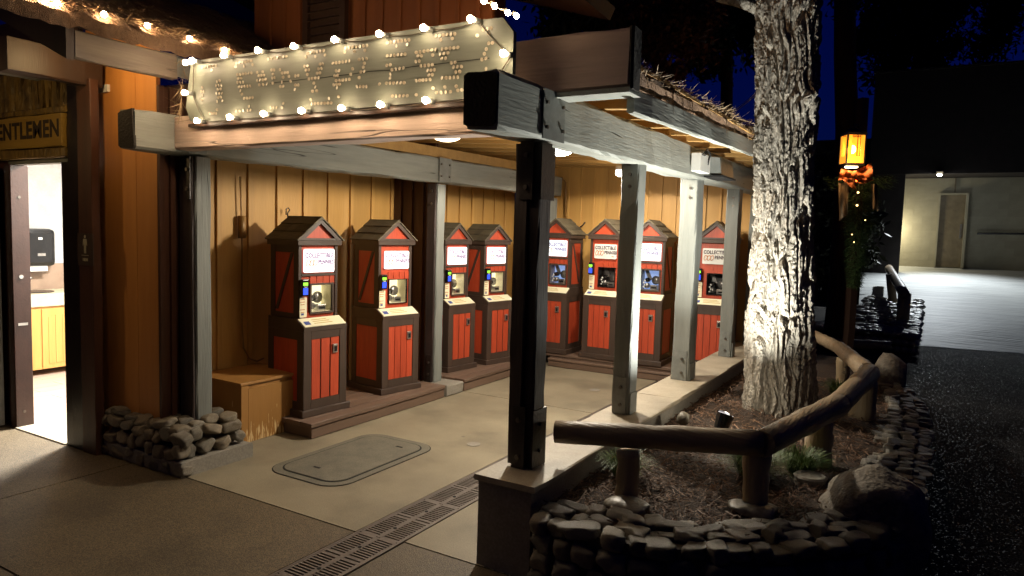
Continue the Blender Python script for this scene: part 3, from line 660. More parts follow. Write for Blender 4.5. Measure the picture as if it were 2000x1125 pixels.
    # collectible pennies sign
    sx0, sx1, sz0, sz1 = (-.158, .158, 1.178, 1.372) if style == 'A' else (-.14, .16, 1.175, 1.345)
    bx = part('sign_panel', G().prism([(a, y - .010, b) for a, b in [(q[0], q[1]) for q in rrect(sx0, sx1, sz0, sz1, .012, 0, 3)]], (0, .009, 0)),
              {'warm': 'lightbox', 'cool': 'lightboxblue', 'off': 'white'}[lit], t)
    cx = (sx0 + sx1) / 2; cz = (sz0 + sz1) / 2
    ik, co = ('ink', 'coin') if lit == 'off' else ('inkfade', 'coinfade')
    part('lettering', put_text(put_text(G(), 'COLLECTIBLE', .054, (cx, y - .0115, cz + .042), .84 if style == 'A' else .80), 'PENNIES', .052, (cx + .068, y - .0115, cz - .012), .80), ik, bx)
    g = G()
    for i in range(3):
        a0 = cx - .115 + i * .036
        ring = []
        for k_ in range(17):
            a = 2 * math.pi * k_ / 16; ex, ez = .017 * math.cos(a), .027 * math.sin(a); ring.append((a0 + ex + ez * .25, y - .0118, cz - .018 + ez))
        g.tube(ring, .0035, 5, False)
    part('printed_coins', g, co, bx)
    part('lettering', put_text(G(), '51\u00a2', .018, (cx + .10, y - .0115, cz - .055)), co, bx)
    # card reader and price card
    if reader:
        rd = part('card_reader', G().box(-.198, -.130, y - .045, y - .002, .985, 1.125), 'blackplastic', t, bevel=.008)
        part('screen', G().box(-.191, -.145, y - .0475, y - .0452, 1.0, 1.055), 'screenblue', rd)
        part('screen', G().box(-.191, -.145, y - .0475, y - .0452, 1.075, 1.10), 'screengreen', rd)
        g = put_text(G(), 'TAP', .016, (-.168, y - .0485, 1.063)); part('lettering', g, 'white', rd)
    pc = part('price_card', G().prism([(q[0], y - .012, q[1]) for q in rrect(-.198, -.128, .81, .975, .008, 0, 3)], (0, .006, 0)), 'cream', t)
    g = G()
    for i, ww in enumerate((.045, .05, .04, 0, .05, .035)):
        if ww: g.box(-.172 - ww / 2, -.172 + ww / 2, y - .0128, y - .0122, .955 - i * .021, .961 - i * .021)
    part('printed_lines', g, 'coin', pc); part('printed_logo', G().box(-.185, -.158, y - .0128, y - .0122, .828, .845), 'blueprint', pc)
    # gable
    EZ, AZ = 1.425, 1.615
    part('cornice', G().timber(-EW, EW, .075, .485, 1.40, 1.442, 'x', 9, .0015), 'mbrown', t)
    part('pediment', G().prism([(-EW + .03, .098, 1.444), (EW - .03, .098, 1.444), (0, .098, AZ - .012)], (0, .37, 0)), 'mred', t)
    def rake(s):
        d = Vector((EW, 0, AZ - EZ - .005)).normalized()
        a0 = Vector((s * -EW, .072, 1.444)); a1 = Vector((0, .072, AZ + .012))
        return G().prism([a0, a1, a1 - Vector((0, 0, .042)), Vector((s * (-EW + .052), .072, 1.444))], (0, .022, 0))
    part('rake_board', rake(1), 'mbrown', t); part('rake_board', rake(-1), 'mbrown', t)
    part('cornice', G().box(-EW + .053, EW - .053, .074, .094, 1.4435, 1.462), 'mbrown', t)
    ang = math.atan2(AZ + .012 - 1.444, EW)
    sl = math.hypot(AZ + .012 - 1.444, EW) + .02
    for s in (-1, 1):
        for i in range(3):
            u0 = i * sl / 3; u1 = u0 + sl / 3 + .02
            for k_, (ya, yb) in enumerate(((.062, .20 + .03 * (i % 2)), (.203 + .03 * (i % 2), .345 - .02 * (i % 2)), (.348 - .02 * (i % 2), .495))):
                def pt(u, h, yy):
                    return (s * (EW + .012 - u * math.cos(ang) + h * math.sin(ang)), yy, 1.440 + u * math.sin(ang) + h * math.cos(ang))
                h0 = .002 + .011; vs = [pt(u0, 0, ya), pt(u0, h0, ya), pt(min(u1, sl), .006, ya), pt(min(u1, sl), .001, ya)]
                part('shingle', G().prism(vs, (0, yb - ya, 0)), 'shingle', t)
    part('ridge_cap', G().prism([(-.03, .060, AZ + .0), (0, .060, AZ + .028), (.03, .060, AZ + .0)], (0, .44, 0)), 'shingle', t)
    return t
MA = machine('A', 'warm', True, 'brown and red barn shaped penny press nearest the plywood box')
MC = machine('A', 'cool', False, 'x'); MB = machine('B', 'off', True, 'x'); MD = machine('B', 'warm', True, 'x')
def place(src, x, y, z, deg, label, sz=1.0, first=[]):
    o = src if src.name not in first else copy_tree(src)
    first.append(src.name); o.location = (x, y, z); o.rotation_euler = (0, 0, math.radians(deg)); o['label'] = label
    o.scale = (1, 1, sz); return o
# place() uses the source itself the first time, copies after that, so copy first
mk = [(MA, -4.30, 4.27, .13, 85, 'lit red and brown penny press nearest the plywood box, window frame in brown'),
      (MD, -4.31, 5.26, .13, 80, 'lit penny press second from the plywood box, red boards round its sign'),
      (MA, -4.45, 6.49, .13, 84, 'lit penny press just behind the middle post, half hidden by it'),
      (MA, -4.34, 7.13, .13, 79, 'lit penny press by the back corner with its left side showing'),
      (MC, -4.12, 7.98, .165, 0, 'cool lit penny press partly behind the dark front post, leftmost on the back wall'),
      (MB, -3.45, 7.98, .165, -3, 'unlit penny press with orange red front and glowing card reader on the back wall'),
      (MC, -2.88, 7.96, .165, 2, 'cool lit penny press right of the bright grey post'),
      (MB, -2.08, 7.95, .165, 6, 'unlit penny press behind the right hand posts, rightmost of the row')]
for a in mk: place(*a, sz=1.045 if a[3] > .15 else 1.0)

# ---------------------------------------------------------------- ceiling lamps
def ceil_lamp(c, r, mt, label, power, col, big):
    t = thing('ceiling_light', label, 'lamp', c, 'lamps under the shelter roof')
    x, y, z = c
    part('housing', G().tube([(x, y, z + .035), (x, y, z + .085)], [r * 1.1, r], 20), 'white', t, True)
    if big: part('diffuser', G().ball((x, y, z + .02), r, 14, (1, 1, .38)), mt, t, True)
    else: part('diffuser', G().tube([(x, y, z + .033), (x, y, z - .015), (x, y, z - .03)], [r, r * .95, r * .6], 20), mt, t, True)
    lamp('lamp_light', 'SPOT', (x, y, z - .07), power * .91, col, .06, aim=(0, 0, -1), angle=174, blend=.1)
    lamp('lamp_glow', 'POINT', (x, y, z - .12), power * .09, col, .06)
c1, c2, c3 = P(872, 271, Z=2.37), P(1095, 301, Z=2.34), P(1213, 339, Z=2.38)
WARM = (1, .80, .50)
ceil_lamp(c1, .11, 'fixture', 'flat round ceiling lamp between the joists above the first machines', 6, WARM, True)
ceil_lamp(c2, .09, 'fixturew', 'brightest ceiling lamp just right of the dark front post', 270, (1, .90, .73), True)
ceil_lamp(c3, .06, 'fixturew', 'small drum ceiling lamp near the back wall beside the bright grey post', 95, (1, .90, .73), False)

# ---------------------------------------------------------------- the penny sign and its bulbs
sg = thing('penny_sign', 'long sage green board covered in pressed pennies above the front beam', 'sign', (-3.0, 2.89, 2.5))
SY = 2.872
def S(px, py, Y=SY): return P(px, py, Y=Y)
outl = [S(372, 128), S(385, 118), S(940, 38), S(982, 34), S(1003, 62), S(1002, 106)]
xr = outl[-1].x
pts = [(q.x, SY, q.z) for q in outl] + [(xr, SY, 2.425), (-1.86, SY, 2.425), (-1.86, SY, 2.33), (-4.04, SY, 2.318), (-4.09, SY, 2.335), (-4.13, SY, 2.42)]
zm = 2.525
part('sign_board', G().prism(pts[::-1], (0, .028, 0)), 'signboard', sg, bevel=0)
part('ledge', G().timber(-4.10, -1.87, 2.866, 2.92, 2.292, 2.315, 'x', 5, .002), 'trimbrown', sg)
crk = G()
for i in range(30):
    x0 = -3.35 + i * .05; z0 = 2.508 + mnoise.noise(Vector((i * .3, 0, 5))) * .006; z1 = 2.508 + mnoise.noise(Vector((i * .3 + .3, 0, 5))) * .006
    if x0 > -1.82: break
    crk.add([(x0, SY - .0015, z0 - .0025), (x0 + .05, SY - .0015, z1 - .0025), (x0 + .05, SY - .0015, z1 + .0015), (x0, SY - .0015, z0 + .0015)], [(0, 1, 2, 3)])
part('board_joint', crk, 'black', sg)
DA = [(155,315,315,295,6),(265,350),(560,265,735,235,6),(550,305),(650,298),(750,280),(935,215,1150,185,7),(1400,150,1590,115,6),(1385,190),(1493,185),(1607,168),(1850,85,1980,70,4),(1840,130),(1955,122),
(360,470),(330,485),(318,530,380,525,3),(338,575,372,570,2),(322,622,388,620,3),(345,668,375,665,2),(330,718,392,708,2),(155,550),(143,600,172,598,2),(160,645),(152,692),
(570,400,735,380,6),(580,445,615,440,2),(572,490,638,488,3),(590,545,722,532,5),(605,590),(625,630),(650,680,750,672,4),(805,372,870,365,2),(822,412,885,405,3),(805,470,905,455,4),(830,520,920,512,3),
(975,345,1003,345,2),(992,395),(985,440,1010,435,2),(990,500),(1075,340),(1100,380,1165,375,3),(1112,430),(1180,420),(1098,488),(1200,475),(1080,540,1112,537,2),(1255,415,1290,410,2),(1258,523,1290,522,2),(1250,575),
(1365,300,1400,298,2),(1380,345,1415,342,2),(1398,398),(1418,450,1530,437,4),(1550,275,1582,270,2),(1530,330,1565,325,2),(1515,382,1547,378,2),(1475,500),(1493,548),(1460,595,1510,590,2),
(1700,265,1895,238,6),(1740,355,1775,352,2),(1722,415,1757,410,2),(1740,470,1895,455,5),(1710,520,1780,512,3),(1750,555),(1935,330),(1912,395),
(245,855,320,860,4),(330,815),(555,830,640,825,3),(692,825,725,820,2),(708,775),(965,790,1035,790,3),(1098,790),(1113,740),(1450,745,1680,735,7),(1440,695),(1655,680),(1770,660)]
DB = [(15,375,220,350,6),(75,417),(195,405),(455,315,705,285,7),(560,352),(685,338),(1015,240,1235,215,6),(1073,285),(1207,270),(1565,165,1655,150,3),(1628,210),(1495,235),(130,510,215,500,3),(190,555),(178,600),(150,655,190,650,2),(130,720),
(455,470,660,450,6),(450,580,490,572,2),(510,630,640,610,4),(490,680),(488,725),(445,785,650,780,6),(365,795),(790,430,1015,395,6),(810,470,850,468,2),(980,460),(785,535,825,530,2),(845,585,975,572,4),(920,640,1000,630,3),(935,690,975,687,2),(950,742),(790,755,905,745,4),
(1090,390,1270,372,5),(1065,452,1155,435,3),(1085,500,1130,497,2),(1195,550,1240,545,2),(1220,600,1312,592,3),(1248,655,1292,650,2),(1090,725,1270,715,5),(1627,325),(1670,320),(1600,390),(1577,445),(1550,510,1595,500,2),(1598,618),
(515,935,685,930,5),(105,825,215,825,4),(790,920),(1025,895,1185,885,4),(1252,820),(1270,868),(1315,862),(985,840),(1120,830)]
g = G()
for L, ox, oy, sc_ in ((DA, 370, 80, 6.06), (DB, 680, 30, 5.92)):
    for d in L:
        n = d[4] if len(d) == 5 else 1
        for i in range(n):
            u = i / (n - 1) if n > 1 else 0
            X = d[0] + (d[2] - d[0]) * u if n > 1 else d[0]; Y = d[1] + (d[3] - d[1]) * u if n > 1 else d[1]
            q = S(ox + X / sc_, oy + Y / sc_)
            if q.x > -1.86 and q.z < 2.43: continue
            tl = R_.uniform(-.25, .25); g.tube([(q.x, SY - .001, q.z), (q.x + tl * .004, SY - .0035, q.z + R_.uniform(-.001, .001))], .0088, 10)
part('pennies', g, 'penny', sg, kind='stuff')
def bulb_string(name_label, pxs, Yf, wire_pts=None, mt='bulb', r=.0165, base=(.02, .012, -.006), grp=None):
    t = thing('string_lights', name_label, 'string lights', pxs[0], grp)
    for q in pxs:
        q = Vector(q)
        bb = part('bulb', G().ball(q, r, 10), mt, t, True)
        part('bulb_socket', G().tube([q + Vector(base) * .75, q + Vector(base) * 1.9], r * .8, 10), 'steelgrey', bb, True)
    g = G(); ps = []
    for i in range(len(pxs) - 1):
        a, b = Vector(pxs[i]), Vector(pxs[i + 1])
        for k_ in range(6):
            u = k_ / 6; ps.append(a.lerp(b, u) + Vector(base) * 1.8 + Vector((0, 0, -.012 * math.sin(math.pi * u))))
    ps.append(Vector(pxs[-1]) + Vector(base) * 1.8)
    part('wire', G().tube(ps, .003, 5), 'cable', t); return t
BY = 2.812
sb = [(375,118),(436,108),(503,98),(573,90),(653,77),(740,66),(827,54),(919,37),(983,104)]
sb2 = [(923,187),(831,196),(742,204),(666,211),(588,216),(514,222),(448,229),(384,236),(360,181),(362,122)]
bulb_string('round white bulbs strung round the edge of the penny sign', [P(a, b, Y=BY) for a, b in sb + sb2], BY, base=(.008, .026, .0))
BX = -4.235
bulb_string('warm bulbs strung along the thatched eave at upper left', [P(a, b, X=BX) for a, b in ((60, -12), (88, -2), (112, 6), (203, 28), (288, 50), (370, 75), (438, 98))], 0, mt='bulbfar', base=(-.012, .0, -.012))
bulb_string('three warm bulbs on the roof edge above the right end of the sign', [P(a, b, Y=yy) for a, b, yy in ((945, 2, 3.4), (966, 12, 3.5), (992, 25, 3.7), (1009, 31, 3.8))], 0, mt='bulbfar', base=(-.012, .0, .012))

# ---------------------------------------------------------------- restroom building at left
rs = thing('restroom_building', 'restroom building with orange board walls, thatched eave and open doorway', 'building', (-6.5, 3.5, 0))
# front wall pieces
part('wall_board', G().box(-5.40, -4.80, 2.95, 2.98, 0, 3.1), 'orange', rs)
part('wall_board', G().box(-4.796, -4.56, 2.95, 2.98, 0, 3.0), 'orange', rs)
part('trim_board', G().timber(-5.385, -5.245, 2.80, 2.85, 0, 2.66, 'z', 2, .002), 'darkdoor', rs)
part('trim_board', G().timber(-5.24, -5.065, 2.79, 2.85, 0, 2.66, 'z', 3, .002), 'brown', rs)
for i, y in enumerate((2.95, 3.03, 3.13)):
    part('wall_board', G().box(-4.556, -4.53, y, y + .095, 0, 2.6), 'brown', rs)  # shade on the turned wall put into the board and batten colour
    part('batten', G().timber(-4.529, -4.508, y - .015, y + .02, 0, 2.6, 'z', i, .001), 'brown', rs)
part('wall_board', G().box(-5.2, -4.53, 3.24, 3.28, 0, 2.6), 'brown', rs)
part('wall_panel', G().box(-9.0, -6.36, 2.86, 2.92, 0, 2.7), 'brown', rs)
# over the doorway: bark slabs, header rails
x = -6.6
while x < -5.40:
    wd = R_.uniform(.07, .12); g = G().timber(x, min(x + wd, -5.39), 2.80, 2.85 - R_.uniform(0, .02), 2.50, 2.78, 'z', x, .008, 0, .05); part('bark_slab', g, 'goldbark', rs); x += wd + .003
part('header', G().timber(-6.6, -5.39, 2.785, 2.86, 2.455, 2.498, 'x', 1, .003), 'goldbark', rs)
part('header', G().timber(-6.6, -5.39, 2.785, 2.86, 2.135, 2.205, 'x', 4, .003), 'goldbark', rs)
part('wall_panel', G().box(-9, -5.39, 2.861, 2.92, 2.135, 3.2), 'trimbrown', rs)
part('header', G().box(-6.3, -5.39, 2.83, 2.90, 2.10, 2.133), 'steelgrey', rs)
# jamb
jb = part('door_jamb', G().box(-6.30, -6.215, 2.80, 2.93, 0, 2.10).box(-6.35, -6.305, 2.815, 2.93, 0, 2.10), 'jamb', rs, bevel=.004)
part('hinge_leaf', G().tube([(-6.2145, 2.86, 1.22), (-6.210, 2.86, 1.22)], .016, 10), 'chrome', jb)
for z in (.13, 1.85): part('screw', G().tube([(-6.2145, 2.86, z), (-6.212, 2.86, z)], .012, 8), 'bolt', jb)
part('strike_plate', G().box(-6.2145, -6.2115, 2.83, 2.90, .83, .85), 'chrome', jb)
part('door_jamb', G().box(-5.48, -5.39, 2.805, 2.97, 0, 2.10), 'darkdoor', rs)
part('door_leaf', G().box(-7.2, -6.37, 2.74, 2.785, .01, 2.10), 'doorgrey', rs)
part('threshold', G().box(-6.212, -5.485, 2.79, 2.97, .0, .012), 'capstone', rs)
# interior room
part('room_wall', G().box(-8.75, -8.68, 2.92, 5.6, 1.17, 2.6), 'mottled', rs)
part('room_wall', G().box(-8.75, -8.675, 2.92, 5.6, .80, 1.168), 'rusttile', rs)
part('room_wall', G().box(-8.75, -8.69, 2.92, 5.6, 0, .80), 'mottled', rs)
part('room_wall', G().box(-8.7, -5.2, 5.6, 5.66, 0, 2.6), 'mottled', rs)
part('room_wall', G().box(-5.22, -5.14, 2.985, 5.6, 0, 2.6), 'mottled', rs)
part('room_ceiling', G().box(-8.8, -5.1, 2.93, 5.7, 2.6, 2.65), 'white', rs)
fl = part('room_floor', G().box(-8.7, -5.2, 2.92, 5.6, -.012, .0), 'black', rs)
for i in range(18): 
    for k_ in range(3):
        part('floor_plank', G().box(-8.68 + i * .19, -8.68 + i * .19 + .186, 2.93 + k_ * .9 + (i % 2) * .3 - .3 if k_ else 2.93, min(5.59, 2.93 + (k_ + 1) * .9 + (i % 2) * .3 - .304), .0005, .004), 'vinyl', fl)
vn = thing('vanity_cabinet', 'honey wood vanity cabinet with arched doors and cream counter inside the restroom', 'cabinet', (-8.4, 4.2, 0))
part('carcass', G().box(-8.67, -8.12, 3.45, 5.3, .07, .74), 'cabinetwood', vn)
part('counter', G().box(-8.67, -8.09, 3.43, 5.32, .745, .88), 'counter', vn, bevel=.01)
for y0 in (3.50, 3.92, 4.34):
    dd = part('cabinet_door', G().box(-8.118, -8.10, y0, y0 + .40, .075, .72), 'cabinetwood', vn, bevel=.003)
    for i in range(4):
        zt = .62 + .035 * math.sin(math.pi * (i + .5) / 4)
        part('slat', G().box(-8.0985, -8.094, y0 + .06 + i * .071, y0 + .127 + i * .071, .13, zt), 'cabinetwood', dd)
t = part('sink_basin', G().tube([(-8.38, 4.0, .882), (-8.38, 4.0, .89)], .17, 20), 'blackplastic'); tag(t, 'dark oval sink rim in the cream counter inside the restroom', 'sink')
t = part('faucet', G().tube([(-8.58, 3.98, .88), (-8.58, 3.98, 1.02), (-8.44, 3.98, 1.03)], .016, 8), 'chrome', None, True); tag(t, 'chrome faucet on the counter under the towel dispenser', 'faucet')
td = thing('towel_dispenser', 'black paper towel dispenser on the restroom wall above the sink', 'dispenser', (-8.6, 3.98, 1.2))
d0 = P(60, 452, X=-8.5); d1 = P(108, 520, X=-8.5)
part('cover', G().box(-8.67, -8.46, d1.y - .38, d1.y, d1.z, d1.z + .42), 'blackplastic', td, bevel=.05)
part('logo', G().box(-8.459, -8.456, d1.y - .19, d1.y - .15, d1.z + .30, d1.z + .325), 'white', td)
part('label_plate', G().box(-8.459, -8.456, d1.y - .20, d1.y - .12, d1.z + .12, d1.z + .15), 'chrome', td)
part('paper_tongue', G().box(-8.60, -8.50, d1.y - .30, d1.y - .08, d1.z - .05, d1.z + .005), 'white', td)
lamp('assumed_restroom_light', 'AREA', (-5.98, 3.72, 2.56), 400, (1, .97, .90), .35, aim=(0, 0, -1))  # unseen ceiling light, assumed from the glow and shadow edge at the doorway
lamp('assumed_restroom_light_back', 'AREA', (-7.7, 4.3, 2.56), 28, (1, .97, .90), .4, aim=(0, 0, -1))  # another unseen room light, assumed for the back of the room

pr = thing('assumed_porch_lamp', 'warm porch lamp hanging under the restroom eave just left of the view', 'lamp', (-5.75, 1.75, 2.45))  # no such lamp in view; assumed from warm light on the GENTLEMEN board
part('shade', G().tube([(-5.75, 1.75, 2.52), (-5.75, 1.75, 2.44)], [.04, .13], 16), 'blackplastic', pr, True)
part('bulb', G().ball((-5.75, 1.75, 2.43), .04, 10), 'fixture', pr, True)
lamp('assumed_porch_light', 'POINT', (-5.75, 1.75, 2.36), 9, (1, .66, .28), .05)  # added with the assumed porch lamp, for the board and paving
ev = thing('assumed_eave_lamp', 'small warm bulb tucked behind the restroom eave board lighting the orange wall', 'lamp', (-4.72, 2.55, 2.9))  # added bulb, never in sight; assumed source of the orange wall's warm light
part('bulb', G().ball((-4.72, 2.55, 2.79), .02, 10), 'fixture', ev, True)
part('socket', G().tube([(-4.72, 2.55, 2.81), (-4.72, 2.55, 2.90)], .015, 8), 'blackplastic', ev)
lamp('assumed_eave_light', 'POINT', (-4.72, 2.55, 2.76), 9, (1, .66, .30), .02)  # added light, washes the orange wall from behind the eave board
# eave of the restroom roof
part('eave_board', G().timber(-4.36, -4.30, 2.29, 2.93, 2.617, 2.775, 'y', 7, .004), 'eavewood', rs)
part('eave_board', G().timber(-4.34, -4.30, 2.935, 3.02, 2.64, 2.77, 'y', 8, .006), 'steelgrey', rs, label='crumpled pale flashing at the end of the eave board')
# rake board climbing to the left at the near end
part('rake_board', G().prism([(-4.30, 2.24, 2.60), (-4.30, 2.24, 2.78), (-5.9, 2.24, 3.54), (-5.9, 2.24, 3.26)], (0, .045, 0)), 'trimbrown', rs)
part('beam', G().timber(-5.24, -5.10, 2.30, 2.90, 2.62, 2.84, 'y', 9, .005), 'trimbrown', rs, label='short dark beam end under the eave')
part('beam', G().timber(-5.80, -5.62, 2.25, 2.90, 2.70, 2.93, 'y', 14, .005), 'greyx', rs)
part('roof_sheathing', G().prism([(-4.30, 1.42, 2.785), (-4.30, 1.42, 2.80), (-7.9, 1.42, 4.60), (-7.9, 1.42, 4.58)], (0, 4.4, 0)), 'trimbrown', rs)
g = G(); r = random.Random(9)
NX, NY = 30, 90
vs = []; 
for i in range(NX + 1):
    for j_ in range(NY + 1):
        u = i / NX; x = -4.22 - 1.25 * u; yy = 1.4 + j_ / NY * 4.6
        z = 2.865 + .64 * u + .02 * mnoise.noise(Vector((x * 3, yy * 14, 0))) + .025 * mnoise.noise(Vector((x * 9, yy * 25, 2)))
        if i == 0: z -= .02
        vs.append((x + .015 * mnoise.noise(Vector((yy * 20, 3, x))), yy, z))
fs = [(i * (NY + 1) + j_, (i + 1) * (NY + 1) + j_, (i + 1) * (NY + 1) + j_ + 1, i * (NY + 1) + j_ + 1) for i in range(NX) for j_ in range(NY)]
o0 = len(vs); vs += [(x, y, z - .085) for x, y, z in vs]
fs += [tuple(k_ + o0 for k_ in f[::-1]) for f in fs]
fs += [(j_, j_ + 1, j_ + 1 + o0, j_ + o0) for j_ in range(NY)]
fs += [(i * (NY + 1), (i + 1) * (NY + 1), (i + 1) * (NY + 1) + o0, i * (NY + 1) + o0)[::-1] for i in range(NX)]
g.add(vs, fs); part('thatch', g, 'thatch', rs, smooth=False)
def fl1(r):
    y = r.uniform(1.5, 4.2); u = r.random() ** 2.2 * .4
    return (-4.21 - 1.25 * u, y, 2.865 + .64 * u), (r.uniform(-.3, 1), r.uniform(-1, 1), r.uniform(-.35, .3))
part('straw_fringe', straws(1500, fl1, (.03, .08), .0014, 6), 'straw', rs, kind='stuff')
def fl2(r):
    y = r.uniform(1.5, 5.6); u = r.random()
    return (-4.25 - 1.2 * u, y, 2.885 + .64 * u), (r.uniform(.6, 1), r.uniform(-.35, .35), r.uniform(-.55, -.25))
part('straw_surface', straws(5000, fl2, (.08, .22), .003, 8), 'thatch', rs, kind='stuff')
def fl3(r):
    q = Vector((-4.26, 2.95, 2.76)).lerp(Vector((-4.16, 2.85, 2.37)), r.random() ** .7); return q, (r.uniform(-.6, .6), r.uniform(-.5, .2), r.uniform(-1.2, .2))
part('loose_straw', straws(60, fl3, (.05, .14), .0014, 12), 'straw', rs, kind='stuff')

# GENTLEMEN board
gs = thing('gentlemen_sign', 'varnished wooden board reading GENTLEMEN above the restroom doorway', 'sign', (-5.9, 2.79, 2.33))
part('sign_board', G().timber(-6.62, -5.41, 2.775, 2.815, 2.212, 2.448, 'x', 3, .003), 'goldwood', gs)
part('lettering', put_text(G(), 'GENTLEMEN', .172, (-5.955, 2.7725, 2.335), 1.03), 'burn', gs)
# pictogram
pg = thing('restroom_sign', 'small brown sign with a cream standing man symbol beside the doorway', 'sign', (-5.15, 2.785, 1.4))
px0 = P(153, 455, Y=2.788); px1 = P(184, 520, Y=2.788)
part('plate', G().box(px0.x, px1.x, 2.781, 2.789, px1.z, px0.z), 'mbrown', pg)
cx = (px0.x + px1.x) / 2; zt = px0.z; k_ = (px0.z - px1.z)
g = G().tube([(cx, 2.7805, zt - .10 * k_), (cx, 2.779, zt - .10 * k_)], .011, 10)
g.prism([(cx - .018, 2.7805, zt - .17 * k_), (cx + .018, 2.7805, zt - .17 * k_), (cx + .013, 2.7805, zt - .40 * k_), (cx - .013, 2.7805, zt - .40 * k_)][::-1], (0, -.0015, 0))
for s in (-1, 1):
    g.prism([(cx + s * .001, 2.7805, zt - .38 * k_), (cx + s * .013, 2.7805, zt - .38 * k_), (cx + s * .012, 2.7805, zt - .62 * k_), (cx + s * .004, 2.7805, zt - .62 * k_)], (0, -.0015, 0))
    g.prism([(cx + s * .016, 2.7805, zt - .17 * k_), (cx + s * .022, 2.7805, zt - .19 * k_), (cx + s * .027, 2.7805, zt - .38 * k_), (cx + s * .022, 2.7805, zt - .38 * k_)], (0, -.0015, 0))
part('man_symbol', g, 'pict', pg)
part('rule_line', G().box(cx - .045, cx + .045, 2.7792, 2.7805, zt - .69 * k_, zt - .675 * k_), 'pict', pg)
part('lettering', put_text(G(), 'MEN', .03, (cx, 2.780, zt - .82 * k_)), 'pict', pg)

# ---------------------------------------------------------------- upper storey behind the sign
ub = thing('upper_building', 'orange board upper storey with a louvred shutter rising behind the sign', 'building', (-4.0, 4.9, 2.7))
ux0, ux1 = P(505, 50, Y=4.1).x, P(962, 20, Y=4.1).x
board_wall(ub, 'x', ux0, ux1, 4.1, 2.66, 5.2, .17, 'dimorange', -1, ux0 + .15, bw=.03, bt=.015)
sx0, sx1 = P(598, 40, Y=4.07).x, P(680, 40, Y=4.07).x
shu = part('shutter', G().box(sx0, sx1, 4.062, 4.074, 2.75, 4.6), 'trimbrown', ub)
for a, b in ((sx0, sx0 + .055), (sx1 - .055, sx1)): part('shutter_stile', G().box(a, b, 4.03, 4.061, 2.75, 4.6), 'trimbrown', shu)
for i in range(26):
    z = 2.8 + i * .06; T = Matrix.Translation(((sx0 + sx1) / 2, 4.045, z)) @ Matrix.Rotation(math.radians(35), 4, 'X')
    h = (sx1 - sx0) / 2 - .057; part('slat', G().box(-h, h, -.018, .018, -.004, .004, T), 'trimbrown', shu)
part('side_wall', G().box(ux0 - .05, ux0, 4.1, 8, 2.7, 5.2), 'dimorange', ub)
e0, e1 = P(800, -30, Y=3.9), P(1010, 36, Y=4.3)
part('eave', G().prism([(-2.9, 3.55, 3.62), (-2.9, 3.55, 3.52), (-2.06, 3.55, 3.26), (-2.02, 3.55, 3.34)], (0, 1.2, -.06)), 'trimbrown', ub)
part('roof', G().prism([(ux0 - .1, 3.8, 3.75 + 1.5), (ux0 - .1, 8, 5.35), (ux1, 8, 5.35), (ux1, 3.8, 5.25)], (0, 0, .1)), 'thatch', ub)

# ---------------------------------------------------------------- small fittings
def fitting(name, g, m_, label, cat, grp=None): o = part(name, g, m_, None, True); return tag(o, label, cat, grp)
cb = [P(a, b, X=-5.03) for a, b in ((469, 345), (471, 400), (473, 480), (472, 560), (473, 640), (476, 680), (487, 700), (502, 706), (515, 700))]
fitting('cable', G().tube(cb, .008, 6), 'yellowcable', 'ochre painted cable hanging down the left wall behind the plywood box', 'cable')
q = P(472, 440, X=-5.03); fitting('cable_clamp', G().box(-5.05, -5.0, q.y - .02, q.y + .02, q.z - .11, q.z + .08), 'yellowcable', 'painted connector on the hanging cable on the left wall', 'connector')
q = [P(a, b, X=-5.0) for a, b in ((559, 420), (559, 408), (563, 406), (566, 410), (562, 416), (562, 428))]
fitting('wall_hook', G().tube(q, .006, 6), 'cable', 'small dark hook on the left wall above the first machine', 'hook')
q = [P(a, b, Y=8.6) for a, b in ((1098, 447), (1112, 450), (1128, 447), (1138, 440), (1143, 434))]
fitting('cable', G().tube(q, .009, 6), 'cable', 'short loose cable curling up the back wall above the machines', 'cable')
q = [P(a, b, Y=8.62) for a, b in ((1080, 347), (1098, 347), (1105, 356), (1105, 440))]
fitting('conduit', G().tube(q, .012, 6), 'yellowcable', 'ochre conduit bending down the back wall beside the left beam end', 'conduit')
fx = thing('floodlight', 'grey floodlight and wiring box mounted on the outer face of the right beam', 'floodlight', (-1.6, 5.9, 2.3))
part('junction_box', G().box(-1.655, -1.58, 5.50, 5.78, 2.205, 2.35), 'white', fx, bevel=.006)
part('lamp_head', G().prism([(-1.64, 5.83, 2.36), (-1.64, 5.83, 2.22), (-1.50, 5.83, 2.20), (-1.52, 5.83, 2.345)], (0, .42, 0)), 'steelgrey', fx, bevel=.006)
part('visor', G().box(-1.64, -1.485, 5.82, 6.26, 2.185, 2.198), 'black', fx)
g = G()
for k_ in range(3):
    r2 = random.Random(k_); g.tube([(-1.575, 5.52 + .03 * k_, 2.33), (-1.55, 5.56 + .03 * k_, 2.38 - .01 * k_), (-1.55, 5.66, 2.34 + .01 * k_), (-1.575, 5.70, 2.27 + .02 * k_)], .004, 5)
part('wires', g, 'black', fx)
q = [P(1410, 228, Y=7.6), P(1440, 215, Y=7.0), P(1462, 198, Y=6.4), P(1480, 182, Y=5.8)]
fitting('wire', G().tube(q, .004, 5), 'cablelight', 'pale wire looping from the thatch edge to the big trunk', 'wire', 'pair of wires to the trunk')
fitting('wire', G().tube([p + Vector((0, 0, .018)) for p in q], .003, 5), 'cablelight', 'upper and thinner of the two pale wires running from the thatch edge to the trunk', 'wire', 'pair of wires to the trunk')

